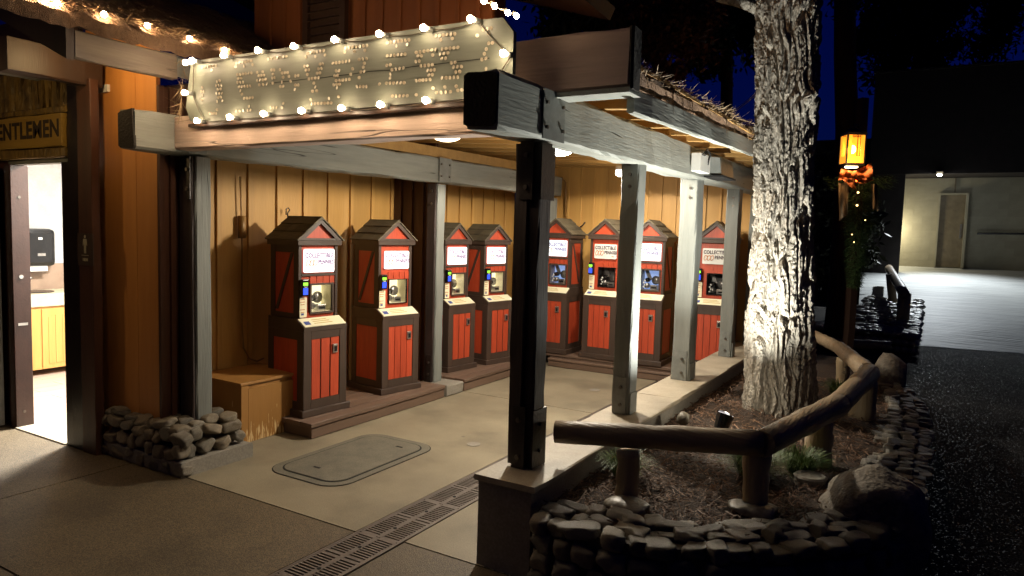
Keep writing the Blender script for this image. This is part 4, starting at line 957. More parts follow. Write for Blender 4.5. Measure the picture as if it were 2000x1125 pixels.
# ---------------------------------------------------------------- planter
def catmull(pts, n=8):
    pts = [Vector((*p, 0)) if len(p) == 2 else Vector(p) for p in pts]; out = []
    for i in range(len(pts) - 1):
        p0 = pts[max(i - 1, 0)]; p1 = pts[i]; p2 = pts[i + 1]; p3 = pts[min(i + 2, len(pts) - 1)]
        for k in range(n):
            t = k / n; out.append(.5 * ((2 * p1) + (-p0 + p2) * t + (2 * p0 - 5 * p1 + 4 * p2 - p3) * t * t + (-p0 + 3 * p1 - 3 * p2 + p3) * t ** 3))
    return out + [pts[-1]]
edge = catmull([(-1.54, 2.90), (-1.3, 2.89), (-1.02, 2.92), (-.56, 3.14), (-.2, 3.50), (.0, 4.0), (.05, 4.65), (.06, 5.6), (.04, 6.5), (-.05, 7.3), (-.22, 8.0), (-.5, 8.6)])
pl = thing('stone_planter', 'curved dry stone planter wall around the big tree beside the asphalt', 'planter wall', (-.7, 5, 0))
inner = []
for i, q in enumerate(edge):
    d = (edge[min(i + 1, len(edge) - 1)] - edge[max(i - 1, 0)]).normalized(); inner.append(q + Vector((-d.y, d.x, 0)) * .27)
g = G(); n = len(edge)
vs = [(q.x, q.y, 0) for q in edge] + [(q.x, q.y, .33) for q in edge] + [(q.x, q.y, .33) for q in inner] + [(q.x, q.y, 0) for q in inner]
fs = []
for i in range(n - 1):
    for a, b in ((0, 1), (1, 2), (2, 3)): fs.append((a * n + i, a * n + i + 1, b * n + i + 1, b * n + i))
fs += [(0, n, 2 * n, 3 * n)]
part('mortar_core', g.add(vs, fs), 'mortar', pl)
rr = random.Random(21); acc = 0; side = 0
L = [0]
for i in range(n - 1): L.append(L[-1] + (edge[i + 1] - edge[i]).length)
def at(s):
    for i in range(n - 1):
        if L[i + 1] >= s: break
    u = (s - L[i]) / max(1e-6, L[i + 1] - L[i]); d = (edge[i + 1] - edge[i]).normalized(); return edge[i].lerp(edge[i + 1], u), d
cnt = 0
for row, (off, z, dims) in enumerate(((.02, .325, (.15, .12, .10)), (.11, .345, (.14, .10, .07)), (.205, .35, (.13, .10, .06)), (.27, .335, (.12, .09, .06)))):
    s = .03 + row * .03
    while s < L[-1] - .05:
        q, d = at(s); nn = Vector((-d.y, d.x, 0)); far = s > 2.6
        w_ = rr.uniform(.085, .19) * (.62 if far else 1)
        a = math.atan2(d.y, d.x)
        if far: dm = (w_ * 1.12, rr.uniform(.10, .15), rr.uniform(.05, .085))
        else: dm = (w_ * 1.18, dims[1] * rr.uniform(1.0, 1.3), dims[2] * rr.uniform(.7, 1.15))
        p = q + nn * (off + rr.uniform(-.015, .015)); 
        if not (row == 3 and rr.random() < .5) and cnt < 235:
            rock(pl, (p.x, p.y, z + rr.uniform(-.012, .012)), dm, a, .22 if far else .11, rr); cnt += 1
        s += w_ * .93
for z in (.05, .14, .235):
    s = .05
    while s < 2.2:
        q, d = at(s); w_ = rr.uniform(.11, .18); rock(pl, (q.x, q.y, z), (w_ * 1.16, .10, .115), math.atan2(d.y, d.x), .2, rr); s += w_ * .93; cnt += 1
# soil sheet inside
g = G(); NXs, NYs = 60, 150; vs = []
for i in range(NXs + 1):
    for j_ in range(NYs + 1):
        x = -1.60 + 1.62 * i / NXs; y = 2.93 + 6.2 * j_ / NYs
        z = .325 + .025 * mnoise.noise(Vector((x * 3, y * 3, 0))) + .012 * mnoise.noise(Vector((x * 14, y * 14, 0)))
        z += .07 * math.exp(-((x + .9) ** 2 + (y - 5.7) ** 2) / .25)
        vs.append((x, y, z))
fs = []
from bisect import bisect
def inside(x, y):
    m_ = min(range(n), key=lambda k: (inner[k].x - x) ** 2 + (inner[k].y - y) ** 2)
    d = (edge[min(m_ + 1, n - 1)] - edge[max(m_ - 1, 0)]).normalized(); nn = Vector((-d.y, d.x, 0))
    return (Vector((x, y, 0)) - edge[m_]).dot(nn) > .12
for i in range(NXs):
    for j_ in range(NYs):
        x = -1.60 + 1.62 * (i + .5) / NXs; y = 2.93 + 6.2 * (j_ + .5) / NYs
        if inside(x, y): fs.append((i * (NYs + 1) + j_, (i + 1) * (NYs + 1) + j_, (i + 1) * (NYs + 1) + j_ + 1, i * (NYs + 1) + j_ + 1))
g.add(vs, fs); struct('planter_soil', g, 'soil', True)
g = G(); r = random.Random(31)
for i in range(9000):
    x = r.uniform(-1.58, 0); y = 2.95 + (r.random() ** 1.6) * 4.6
    if not inside(x, y): continue
    z = .335 + .03 * mnoise.noise(Vector((x * 3, y * 3, 0))) + .07 * math.exp(-((x + .9) ** 2 + (y - 5.7) ** 2) / .25) + r.uniform(0, .012)
    a = r.uniform(0, math.pi); l_ = r.uniform(.008, .03) if r.random() < .85 else r.uniform(.03, .08); w_ = r.uniform(.001, .0045)
    T = Matrix.Translation((x, y, z)) @ Euler((r.uniform(-.5, .5), r.uniform(-.5, .5), a)).to_matrix().to_4x4()
    g.add([T @ Vector(v) for v in ((-l_, -w_, 0), (l_, -w_, .002), (l_, w_, 0), (-l_, w_, .003))], [(0, 1, 2, 3)])
part('mulch', g, 'mulch', None, kind='stuff')
# boulder
import bmesh
def big_rock(name, c, dims, seed, m_, sub=4, rz=0):
    bm = bmesh.new(); bmesh.ops.create_icosphere(bm, subdivisions=sub, radius=1)
    for v in bm.verts:
        p = v.co.copy(); o = Vector((seed, seed * 2, 0)); d = 1 + .28 * mnoise.noise(p * .9 + o) + .10 * mnoise.noise(p * 2.4 + o) + .03 * mnoise.noise(p * 7 + o)
        q = p * d; q.x = min(q.x, .74); q.y = max(q.y, -.80); v.co = Vector((q.x * dims[0], q.y * dims[1], q.z * dims[2]))
    me = bpy.data.meshes.new(name); bm.to_mesh(me); bm.free(); me.materials.append(M[m_]); me.polygons.foreach_set('use_smooth', [True] * len(me.polygons))
    o = bpy.data.objects.new(name, me); C.objects.link(o); o.location = c; o.rotation_euler = (0, 0, rz); return o
tag(big_rock('boulder', (-.16, 4.02, .27), (.27, .31, .30), 5.3, 'boulder', rz=.35), 'large brown boulder on the planter corner nearest the asphalt', 'boulder')
tag(big_rock('boulder', (-.25, 7.75, .36), (.17, .28, .26), 2.1, 'boulder', sub=3), 'brown boulder at the far end of the planter wall behind the log rail', 'boulder')
for (x, y, s, lb) in ((-1.22, 3.30, .13, 'flat pale stone split around the nearest fence post'), (-.675, 3.62, .14, 'flat pale stone around the foot of the fence post at the rail corner')):
    o = big_rock('footing_stone', (x, y, .345), (s * .95, s * .8, .03), x * 9, 'stone', 3); tag(o, lb, 'stone')
tag(big_rock('footing_stone', (-1.42, 4.85, .42), (.05, .05, .05), 4, 'stone', 2), 'small pale rock beside the black uplight', 'stone')

# log fence
lf = thing('log_fence', 'low peeled log rail fence bending round the planter', 'fence', (-.8, 4.5, .33))
def logpts(a, b, n=8, w=.006, seed=0):
    a = Vector(a); b = Vector(b); return [a.lerp(b, i / n) + Vector((mnoise.noise(Vector((i, seed, 0))), mnoise.noise(Vector((i, seed, 9))), mnoise.noise(Vector((i, seed, 5))))) * w for i in range(n + 1)]
def log(a, b, r0, r1, seed, mt='log'):
    p = logpts(a, b, 10, .008, seed); rs_ = [r0 + (r1 - r0) * i / 10 + .009 * mnoise.noise(Vector((i * .9, seed, 3))) for i in range(11)]
    g = G().tube(p, rs_, 18); return g
J0, J1 = P(1085, 843, Y=3.34), P(1490, 866, Y=3.62)
J2, J3 = P(1635, 792, Y=4.85), P(1698, 730, Y=6.2)
J4, J5 = P(1640, 680, Y=7.3), P(1590, 655, Y=8.2)
print('rail joints', J0, J1, J2, J3, J4, J5)
for k_, (a, b, r0, r1) in enumerate(((J0, J1, .060, .066), (J1, J2, .068, .075), (J2, J3, .072, .078), (J3, J4, .075, .062), (J4, J5, .058, .055))):
    d = (b - a).normalized() * (.02 if k_ else 0)
    o = part('rail', log(a - d, b + d, r0, r1, k_), 'logx' if k_ == 0 else 'logy', lf, True)
    for f in o.data.polygons[-2:]: f.use_smooth = False
for q, r0, lift in ((P(1228, 880, Y=3.42), .060, 0), (P(1480, 880, Y=3.66), .064, 0), (P(1602, 822, Y=4.62), .078, 0), (P(1688, 745, Y=6.0), .095, 0), (P(1648, 700, Y=7.3), .06, 0)):
    ztop = q.z; part('post', log((q.x, q.y, .28), (q.x, q.y, ztop), r0, r0, q.x * 5, ), 'logpost', lf, True)
# uplight
ul = thing('uplight', 'small black ground spotlight aimed up at the big trunk', 'spotlight', (-1.17, 4.88, .38))
part('can', G().tube([(-1.17, 4.88, .38), (-1.15, 4.92, .475)], [.045, .062], 18).tube([(-1.15, 4.92, .475), (-1.149, 4.922, .478)], [.062, .058], 18), 'blackplastic', ul, False)
part('lens', G().tube([(-1.1488, 4.9225, .4795), (-1.1485, 4.923, .481)], .052, 18), 'lightbox', ul)
part('stake', G().tube([(-1.19, 4.88, .30), (-1.175, 4.88, .39)], .015, 8), 'blackplastic', ul)
lamp('uplight_beam', 'SPOT', (-1.125, 4.93, .50), 520, (.95, .95, .86), .02, aim=(-.06, -.06, 1), angle=140, blend=.9)
lamp('uplight_spill', 'POINT', (-1.125, 4.93, .53), 5, (1, .90, .70), .03)
o = part('irrigation_cap', G().tube([(-.50, 4.22, .30), (-.50, 4.22, .375)], .085, 20).tube([(-.50, 4.22, .375), (-.50, 4.22, .385)], [.09, .08], 20), 'concrete2'); tag(o, 'round concrete valve cap in the mulch beside the corner fence post', 'valve cap')
# grass tufts
def tuft(c, n, h, sp, seed, label):
    g = G(); r = random.Random(seed)
    for i in range(n):
        a = r.uniform(0, 2 * math.pi); rad = sp * math.sqrt(r.random()) * .35; o = Vector(c) + Vector((rad * math.cos(a), rad * math.sin(a), 0))
        a += r.uniform(-.6, .6); d = Vector((math.cos(a), math.sin(a), 0)) * r.uniform(.15, 1) * sp; hh = h * r.uniform(.5, 1); s_ = Vector((-math.sin(a), math.cos(a), 0)) * .0016
        p1 = o + d * .35 + Vector((0, 0, hh * .75)); p2 = o + d * .8 + Vector((0, 0, hh)); p3 = o + d * 1.15 + Vector((0, 0, hh * .8))
        g.add([o - s_, o + s_, p1 + s_, p1 - s_, p2 + s_ * .7, p2 - s_ * .7, p3], [(0, 1, 2, 3), (3, 2, 4, 5), (5, 4, 6)])
    o = part('grass_tuft', g, 'grass', None); tag(o, label, 'grass', 'grass tufts in the planter')
tuft((-.80, 4.15, .33), 900, .16, .20, 1, 'green grass tuft between the trunk and the corner fence post, left of that post')
tuft((-.58, 4.38, .33), 700, .15, .18, 2, 'green grass tuft just right of the corner fence post')
tuft((-1.42, 3.72, .33), 420, .15, .16, 3, 'thin grass tuft against the low wall left of the nearest fence post')
tuft((-.62, 6.75, .34), 420, .14, .16, 4, 'grass tuft behind the log rail at the right of the trunk')

# ---------------------------------------------------------------- the big pine
def fbm_grid(nu, nv, seed):
    return np.random.RandomState(seed).rand(nu, nv)
def vor(u, v, nu, nv, seed):                     # u periodic 0..nu, returns F1, F2
    rs_ = np.random.RandomState(seed); jx = rs_.rand(nu, nv + 4); jy = rs_.rand(nu, nv + 4); hh = rs_.rand(nu, nv + 4)
    iu = np.floor(u).astype(int); iv = np.floor(v).astype(int); f1 = np.full(u.shape, 9.); f2 = np.full(u.shape, 9.); h = np.zeros(u.shape)
    for a in (-1, 0, 1):
        for b in (-1, 0, 1):
            cu = iu + a; cv = np.clip(iv + b, 0, nv + 3); px = cu + jx[cu % nu, cv]; py = iv + b + jy[cu % nu, cv]
            d = np.hypot(u - px, v - py); m1 = d < f1; f2 = np.where(m1, f1, np.minimum(f2, d)); h = np.where(m1, hh[cu % nu, cv], h); f1 = np.where(m1, d, f1)
    return f1, f2, h
def vn(u, v, nu, nv, seed):
    g_ = np.random.RandomState(seed).rand(nu, nv + 4) * 2 - 1; iu = np.floor(u).astype(int); iv = np.clip(np.floor(v).astype(int), 0, nv + 1); fu = u - iu; fv = v - np.floor(v)
    fu = fu * fu * (3 - 2 * fu); fv = fv * fv * (3 - 2 * fv); a = g_[iu % nu, iv]; b = g_[(iu + 1) % nu, iv]; c = g_[iu % nu, iv + 1]; d = g_[(iu + 1) % nu, iv + 1]
    return (a * (1 - fu) + b * fu) * (1 - fv) + (c * (1 - fu) + d * fu) * fv
NT, NZ = 420, 1150; z0, z1 = .25, 6.2
th = np.linspace(0, 1, NT, endpoint=False); zz = np.linspace(0, 1, NZ) ** 1.25
T_, ZZ = np.meshgrid(th, zz); Zw = z0 + (z1 - z0) * ZZ
warp = vn(T_ * 9, Zw * 4, 9, 30, 1) * .45 + vn(T_ * 24, Zw * 9, 24, 60, 2) * .25
u1 = (T_ * 27 + warp) % 27; v1 = Zw * 2.4 + vn(T_ * 12, Zw * 6, 12, 40, 3) * .5 + 1
f1, f2, hc = vor(u1, v1, 27, 40, 4); e1 = np.clip((f2 - f1) / .42, 0, 1); e1 = e1 * e1 * (3 - 2 * e1)
u2 = (T_ * 64 + warp * 2) % 64; v2 = Zw * 8 + vn(T_ * 30, Zw * 20, 30, 130, 5) * .8 + 1
g1, g2, h2 = vor(u2, v2, 64, 110, 6); e2 = np.clip((g2 - g1) / .5, 0, 1)
fine = vn(T_ * 120, Zw * 46, 120, 300, 7) * .5 + vn(T_ * 210, Zw * 90, 210, 580, 8) * .5
disp = .036 * e1 * (.5 + .7 * hc) + .012 * e2 * (.4 + h2) * (.3 + .7 * e1) + .006 * fine * (.4 + .6 * e1)
zr = Zw - .35
rad = np.interp(Zw, [.25, .38, .78, 1.18, 1.77, 2.3, 2.9, 3.4, 6.2], [.315, .272, .244, .225, .20, .203, .213, .228, .19]) + .012 * vn(T_ * 5, Zw * 1.6, 5, 16, 9) + .03 * vn(T_ * 7, Zw * .01, 7, 3, 19) * np.exp(-np.clip(zr, 0, 9) / .3)
rad += disp - .02
rad += .045 * np.exp(-((Zw - 2.72) / .06) ** 2 - ((((T_ - .90 + .5) % 1) - .5) / .05) ** 2) + .02 * np.exp(-((Zw - 2.72) / .15) ** 2)*np.exp(-((((T_ - .88 + .5) % 1) - .5) / .1) ** 2)
cxa = np.interp(Zw, [.38, .78, 1.18, 1.77, 2.35, 3.4, 6.2], [-.922, -.952, -.975, -.985, -1.0, -1.045, -1.1]); cya = 5.72 + .02 * np.sin(Zw)
ang = T_ * 2 * np.pi
V = np.stack([cxa + rad * np.cos(ang), cya + rad * np.sin(ang), Zw + .012 * fine], -1).reshape(-1, 3)
idx = np.arange(NT * NZ).reshape(NZ, NT); a = idx[:-1]; b = np.roll(a, -1, 1); c = np.roll(idx[1:], -1, 1); d = idx[1:]
Fq = np.stack([a, b, c, d], -1).reshape(-1, 4)
tr = thing('pine_tree', 'large pine trunk with thick flaky bark lit from below in the planter', 'tree', (-.9, 5.72, .33))
me = bpy.data.meshes.new('trunk'); V2 = V - np.array([-.9, 5.72, .33])
me.vertices.add(len(V2)); me.vertices.foreach_set('co', V2.ravel()); me.loops.add(Fq.size); me.loops.foreach_set('vertex_index', Fq.ravel().astype('i'))
me.polygons.add(len(Fq)); me.polygons.foreach_set('loop_start', np.arange(0, Fq.size, 4)); me.polygons.foreach_set('loop_total', np.full(len(Fq), 4))
me.polygons.foreach_set('use_smooth', np.ones(len(Fq), bool)); me.update(); me.validate(); me.materials.append(M['bark'])
o = bpy.data.objects.new('trunk', me); C.objects.link(o); o.parent = tr
lb0 = P(1475, 14, Y=5.7); lb1 = P(1410, -4, Y=5.3)
g = G().tube([lb0 + Vector((.15, 0, -.04)), lb0, lb0.lerp(lb1, .5) + Vector((0, 0, .01)), lb1, lb1 + Vector((-.5, -.3, .25)), lb1 + Vector((-1, -.5, .7))], [.075, .05, .042, .036, .03, .015], 12)
part('limb', g, 'bark', tr, True)
def leaf_cloud(c, R3, n, size, seed, clumps=60):
    r = np.random.RandomState(seed); cc = r.randn(clumps, 3); cc /= np.linalg.norm(cc, axis=1)[:, None]; cc *= (r.rand(clumps, 1) ** .45)
    cc = cc * np.array(R3) + np.array(c); pick = r.randint(0, clumps, n); cr = (r.rand(clumps) * .22 + .12) * min(R3)
    p = cc[pick] + r.randn(n, 3) * cr[pick][:, None] * .6
    a = r.randn(n, 3); a /= np.linalg.norm(a, axis=1)[:, None]; b = np.cross(a, r.randn(n, 3)); b /= np.linalg.norm(b, axis=1)[:, None]
    s = size * (r.rand(n, 1) * .8 + .5); V = np.stack([p - a * s, p + b * s * .35, p + a * s, p - b * s * .35], 1).reshape(-1, 3)
    Fq = np.arange(4 * n).reshape(-1, 4); return V, Fq
def np_part(name, V, Fq, m_, parent, kind=None):
    me = bpy.data.meshes.new(name); V = V - np.array(wloc(parent)); me.vertices.add(len(V)); me.vertices.foreach_set('co', V.ravel()); me.loops.add(Fq.size); me.loops.foreach_set('vertex_index', Fq.ravel().astype('i'))
    me.polygons.add(len(Fq)); me.polygons.foreach_set('loop_start', np.arange(0, Fq.size, 4)); me.polygons.foreach_set('loop_total', np.full(len(Fq), 4)); me.update(); me.materials.append(M[m_])
    o = bpy.data.objects.new(name, me); C.objects.link(o); o.parent = parent
    if kind: o['kind'] = kind
    return o
V, Fq = leaf_cloud((-.9, 5.9, 7.6), (2.2, 2.2, 1.4), 14000, .09, 3); np_part('crown', V, Fq, 'leaf', tr)
# background trees
def bg_tree(x, y, h, R3, cz, n, size, seed, lab, mt='leaf', tr_r=.2, lean=(0, 0), tm='bark2', clumps=60):
    t = thing('background_tree', lab, 'tree', (x, y, 0), 'dark trees behind the shelter')
    p = [(x + lean[0] * i / 8 + .04 * math.sin(i * 1.3 + seed), y + lean[1] * i / 8, h * i / 8) for i in range(9)]
    part('trunk', G().tube(p, [tr_r * (1.25 if i == 0 else 1) * (1 - .045 * i) for i in range(9)], 16), tm, t, True)
    V, Fq = leaf_cloud((x + lean[0], y + lean[1], cz), R3, n, size, seed, clumps); np_part('crown', V, Fq, mt, t)
a = P(1652, 300, Y=12); b_ = P(1636, 0, Y=12)
bg_tree(a.x + .12, 12, 9, (2.4, 2.4, 1.8), 8.3, 16000, .12, 11, 'tall reddish trunk standing behind the glowing lantern', 'leaf', .19, ((b_.x - a.x) * 1.6, 0))
q = P(1300, 55, Y=9.4); bg_tree(q.x, 9.4, 4, (.75, .6, .85), q.z + .05, 9000, .05, 12, 'rust lit tree crown directly above the right end of the shelter roof', 'leafamber', .10)
q = P(1150, 20, Y=13); bg_tree(q.x, 13.5, 6, (1.3, 1.3, 1.3), q.z + .5, 14000, .12, 13, 'dark tree crown just right of the upper roof edge bulbs', 'leaf', .15)
q = P(1420, 90, Y=16); bg_tree(q.x - .1, 16.5, 7, (1.3, 1.2, 1.4), q.z + 1.0, 14000, .13, 14, 'dark tree crown against blue sky left of the big trunk', 'leaf', .18)
q = P(1800, 30, Y=26); bg_tree(q.x, 26.5, 9.5, (2.7, 1.8, 2.2), q.z + .55, 26000, .13, 15, 'broad dark tree crown over the far building roof', 'leaf', .2)
q = P(2010, 10, Y=26); bg_tree(q.x + .8, 26.5, 12, (2.6, 1.5, 2.2), q.z + 2.9, 12000, .13, 16, 'dark tree crown at the upper right corner', 'leaf', .2)
q = P(1590, 330, Y=17); bg_tree(q.x, 18, 3, (1.2, 1.0, 1.6), 1.9, 12000, .11, 17, 'low dark shrub like tree behind the lamp post left side', 'leaf', .12)
q = P(440, 20, Y=9); bg_tree(q.x, 9.5, 5, (1.5, 1.2, 1.3), q.z + .5, 8000, .1, 18, 'dark tree crown behind the restroom thatch at the left', 'leaf', .14)

# ---------------------------------------------------------------- lamp post with garland
LY = 9.0
pa, pb = P(1659, 640, Y=LY + .25), P(1686, 192, Y=LY + .25)
lp = thing('lamp_post', 'wooden lamp post behind the planter carrying the amber lantern', 'lamp post', (pa.x, LY + .25, 0))
T = Vector(pb) - Vector(pa)
foot = Vector((pa.x - .02, LY + .25, 0)); g = G()
for s in ():
    pass
part('post', G().tube([foot, Vector(pa), Vector(pa) + T * .5, Vector(pb)], .062, 4), 'trimbrown', lp)
arm0 = Vector(pa) + T * .86; lt = P(1667, 262, Y=LY - .08)
part('bracket', G().tube([arm0, arm0 + Vector((-.03, -.14, .05)), Vector((lt.x, LY - .08, lt.z + .10)), Vector((lt.x, LY - .08, lt.z + .02))], .014, 8), 'blackplastic', lp)
ln = thing('lantern', 'square amber glass lantern glowing on the lamp post', 'lantern', (lt.x, LY - .08, lt.z - .38))
T = Matrix.Translation((lt.x, LY - .08, 0)) @ Matrix.Rotation(math.radians(28), 4, 'Z') @ Matrix.Diagonal((.76, .76, 1, 1))
zt, zb = lt.z - .02, P(1667, 322, Y=LY - .08).z
def lb4(*a): return G().box(*a, T)
part('cap', G().prism([T @ Vector((x, y, zt)) for x, y in ((-.14, -.14), (.14, -.14), (.14, .14), (-.14, .14))], (0, 0, .03)).tube([T @ Vector((0, 0, zt + .03)), T @ Vector((0, 0, zt + .09))], [.1, .03], 8), 'blackplastic', ln)
part('base', lb4(-.135, .135, -.135, .135, zb - .02, zb + .012), 'blackplastic', ln)
for sx_ in (-1, 1):
    for sy_ in (-1, 1): part('corner_bar', lb4(sx_ * .128 - .010, sx_ * .128 + .010, sy_ * .128 - .010, sy_ * .128 + .010, zb + .013, zt - .001), 'blackplastic', ln)
for rot in range(4):
    TT = T @ Matrix.Rotation(rot * math.pi / 2, 4, 'Z'); g = G()
    for x0, x1, za, zc in ((-.117, -.062, zb + .014, zt - .002), (.062, .117, zb + .014, zt - .002), (-.06, .06, zb + .014, zb + .09)): g.box(x0, x1, -.131, -.125, za, zc, TT)
    part('glass_pane', g, 'amber', ln)
    part('glass_pane', G().box(-.06, .06, -.130, -.127, zb + .092, zt - .002, TT), 'glass', ln)
part('lantern_back', lb4(-.10, .10, .10, .112, zb + .014, zt - .002), 'amber', ln)
part('bulb', G().ball(T @ Vector((0, 0, (zb + zt) / 2 + .01)), .034, 12, (1, 1, 1.4)), 'flame', ln, True)
part('bulb_holder', G().tube([T @ Vector((0, 0, zb + .01)), T @ Vector((0, 0, zb + .10))], .03, 12), 'blackplastic', ln, True)
part('down_lens', G().tube([T @ Vector((0, 0, zb - .021)), T @ Vector((0, 0, zb - .032))], .07, 14), 'fixture', ln)
lamp('lantern_light', 'POINT', (lt.x, LY - .34, zb + .02), 9, (1, .55, .22), .04)
lamp('lantern_glow', 'POINT', (lt.x, LY - .3, (zb + zt) / 2), 2.5, (1, .45, .12), .05)
# bow and ribbons
bw = thing('ribbon_bow', 'orange ribbon bow with tan tails tied under the lantern', 'bow', (lt.x, LY - .1, zb - .1))
bc = P(1670, 346, Y=LY - .22)
def cloth(pts2, d=.012, jit=.02, seed=0):
    g = G(); n_ = 8; vs = []
    (a, b, c, d_) = [Vector(q) for q in pts2]
    for i in range(n_ + 1):
        for j in range(n_ + 1):
            u, v = i / n_, j / n_; q = a.lerp(b, u).lerp(d_.lerp(c, u), v); q.y += jit * mnoise.noise(Vector((u * 3, v * 2, seed))) + .02 * math.sin(u * 9 + v * 2 + seed); vs.append(q)
    o_ = len(vs); fs = [(i * (n_ + 1) + j, (i + 1) * (n_ + 1) + j, (i + 1) * (n_ + 1) + j + 1, i * (n_ + 1) + j + 1) for i in range(n_) for j in range(n_)]
    vs2 = [q + Vector((0, .004, 0)) for q in vs]; return g.add(vs + vs2, fs + [tuple(k + o_ for k in f[::-1]) for f in fs])
def pp(x, y): return P(x, y, Y=LY - .25)
part('loop', cloth([pp(1668, 335), pp(1643, 330), pp(1636, 352), pp(1668, 350)], seed=1, jit=.08), 'ribbon', bw, True)
part('loop', cloth([pp(1668, 335), pp(1702, 318), pp(1706, 345), pp(1668, 350)], seed=2, jit=.08), 'ribbon', bw, True)
part('knot', G().ball(pp(1669, 341), .045, 10, (1, .8, 1)), 'ribbon', bw, True)
part('tail', cloth([pp(1643, 345), pp(1668, 349), pp(1672, 372), pp(1650, 358)], seed=3, jit=.06), 'ribbon', bw, True)
part('tail', cloth([pp(1670, 349), pp(1700, 346), pp(1708, 352), pp(1680, 360)], seed=4, jit=.06), 'ribbon', bw, True)
part('tail', cloth([pp(1638, 357), pp(1657, 357), pp(1656, 418), pp(1639, 431)], seed=5, jit=.06), 'burlap', bw, True, label='tan hanging ribbon tail')
part('tail', cloth([pp(1702, 360), pp(1714, 360), pp(1715, 412), pp(1704, 408)], seed=6, jit=.06), 'burlap', bw, True, label='tan hanging ribbon tail')
gd = thing('garland', 'evergreen garland with tiny lights wrapped down the lamp post', 'garland', (lt.x, LY, zb - 1.2))
g = G(); r = random.Random(77)
for i in range(9000):
    u = r.random(); zc = 2.42 - 1.25 * u; wdt = .20 - .09 * abs(u - .15) - .06 * u
    if r.random() < .12: zc = 2.38 + r.uniform(-.06, .06); wdt = .36
    a = r.uniform(0, 2 * math.pi); cxx = pa.x + (pb.x - pa.x) * (zc - pa.z) / (pb.z - pa.z)
    p = Vector((cxx + .03 + wdt * r.uniform(.2, 1) * math.cos(a), LY + .2 + .16 * r.uniform(.2, 1) * math.sin(a), zc + r.uniform(-.03, .03)))
    d = Vector((math.cos(a), math.sin(a), r.uniform(-1, .4))) * r.uniform(.03, .07); s_ = Vector((-math.sin(a), math.cos(a), r.uniform(-1, 1))) * .003
    g.add([p - s_, p + s_, p + d], [(0, 1, 2)])
part('needles', g, 'needle', gd, kind='stuff')
for i, (a, b) in enumerate(((1673, 353), (1676, 376), (1674, 401), (1664, 458), (1668, 473), (1690, 430))):
    part('fairy_light', G().ball(P(a, b, Y=LY - .04), .012 if i < 3 else .007, 8), 'fairyred' if i == 0 else 'fairy', gd, True)

# ---------------------------------------------------------------- second planter and rails beyond
p2 = thing('stone_planter', 'far dry stone planter with a log rail between the lamp post and the ramp', 'planter wall', (-1, 13, 0))
part('mortar_core', G().box(-2.4, -.14, 12.3, 17.5, 0, .27), 'mortar', p2)
g = G(); r = random.Random(5)
for i in range(420):
    x = -.12 - (r.random() ** 1.6) * 1.0; y = 12.3 + 4.6 * r.random()
    if i < 90: x = r.uniform(-2.3, -.1); y = 12.28 + r.uniform(0, .3)
    g.ball((x, y, .27 + r.uniform(0, .05) + (y - 12.3) * .05), r.uniform(.06, .12), 6, (1, .7, .45))
for z in (.07, .18):
    for i in range(22): g.ball((-2.35 + i * .105, 12.28, z), .065, 6, (1, .6, .75))
part('stones', g, 'stone2', p2, kind='stuff')
f2 = thing('log_fence', 'short log rail with a round end on the far planter before the ramp', 'fence', (-.4, 13.5, .3))
ra, rb_ = P(1766, 574, Y=13.3), P(1736, 524, Y=18.5)
part('rail', G().tube(logpts(ra, rb_, 8, .01, 3), .085, 14), 'log', f2, True)
part('post', G().tube([(ra.x + .0, 13.55, .25), (ra.x, 13.55, ra.z)], .10, 12), 'logpost', f2, True)
part('post', G().tube([(ra.x - .25, 16.2, .4), (rb_.x + .13, 16.2, ra.z + .2)], .08, 12), 'logpost', f2, True)
o = part('rail', log(P(1600, 668, Y=11.4), P(1740, 676, Y=11.4), .07, .07, 6), 'log', f2, True)
q = P(1672, 548, Y=15); o = part('marker_strip', G().box(q.x - .03, q.x + .03, 15, 15.02, q.z - .42, q.z + .3), 'cmu'); tag(o, 'thin pale upright strip glimpsed below the garland', 'post')

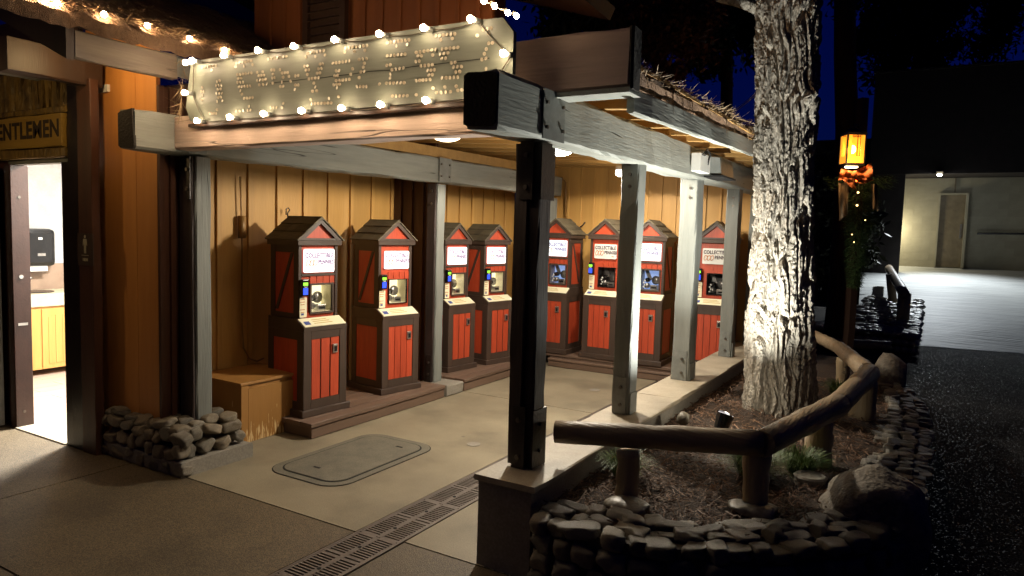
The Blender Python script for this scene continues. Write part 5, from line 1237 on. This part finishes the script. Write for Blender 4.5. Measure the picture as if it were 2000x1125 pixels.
# ---------------------------------------------------------------- far building
fbld = thing('service_building', 'dark service building with a lit block wall recess at the top of the ramp', 'building', (1, 20, 0))
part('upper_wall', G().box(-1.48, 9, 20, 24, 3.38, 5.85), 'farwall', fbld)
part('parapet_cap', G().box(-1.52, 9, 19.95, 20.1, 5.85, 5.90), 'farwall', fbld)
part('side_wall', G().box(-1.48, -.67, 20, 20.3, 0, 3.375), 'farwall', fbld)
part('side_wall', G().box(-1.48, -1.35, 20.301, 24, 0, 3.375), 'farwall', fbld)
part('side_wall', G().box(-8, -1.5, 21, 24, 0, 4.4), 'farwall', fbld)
bw_ = part('back_wall', G().box(-1.34, 9, 21.218, 21.4, .9, 3.37), 'cmu', fbld)
_bm = {}
for r_ in range(12):
    for c_ in range(-2, 24):
        x = -.655 + c_ * .4 + (r_ % 2) * .2; z = 1.06 + r_ * .192; xa, xb = max(x, -1.3), min(x + .393, 8.9)
        segs = [(xa, xb)]
        if z < 2.9: segs = [(a_, b_) for a_, b_ in ((xa, min(xb, .078)), (max(xa, .722), xb)) if b_ - a_ > .02]
        for a_, b_ in segs:
            if b_ - a_ < .02: continue
            key = round(b_ - a_, 3)
            if key not in _bm: _bm[key] = G().box(0, b_ - a_, 0, .03, 0, .187).mesh('block', M['cmu'])
            inst('block', _bm[key], bw_, (a_ - 1, 21.215 - 20 + R_.uniform(-.003, .003), z))
dw = part('door', G().box(.12, .66, 21.19, 21.23, 1.12, 2.93), 'fardoor', fbld)
part('door_frame', G().box(.08, .118, 21.14, 21.25, 1.1, 2.98).box(.662, .72, 21.05, 21.25, 1.1, 2.98).box(.118, .662, 21.14, 21.25, 2.935, 2.98), 'cmu', fbld)
part('door_handle', G().box(.58, .62, 21.15, 21.19, 1.85, 2.2), 'chrome', dw)
part('conduit', G().box(.40, .43, 21.18, 21.21, 3.0, 3.36), 'fardoor', fbld)
part('handrail', G().tube([(.95, 21.1, 1.98), (4.5, 21.1, 2.05)], .025, 8), 'blackplastic', fbld)
fl_ = thing('wall_floodlight', 'bright white floodlight under the edge of the far building', 'floodlight', (.05, 19.9, 3.34))
part('housing', G().box(-.02, .12, 19.88, 19.99, 3.34, 3.42), 'fardoor', fl_)
part('lens', G().ball((.05, 19.9, 3.335), .05, 10, (1, 1, .6)), 'flood', fl_, True)
lamp('far_flood_light', 'SPOT', (.05, 19.85, 3.27), 680, (.88, .95, 1), .05, aim=(.12, -.60, -1), angle=104, blend=.8)
lamp('assumed_far_wall_light', 'POINT', (-.98, 20.75, 2.0), 62, (1, .90, .62), .12)  # unseen light behind the corner, assumed from the wall's brighter left end

for o in bpy.data.objects:
    if o.type == 'LIGHT': o['kind'] = 'structure'
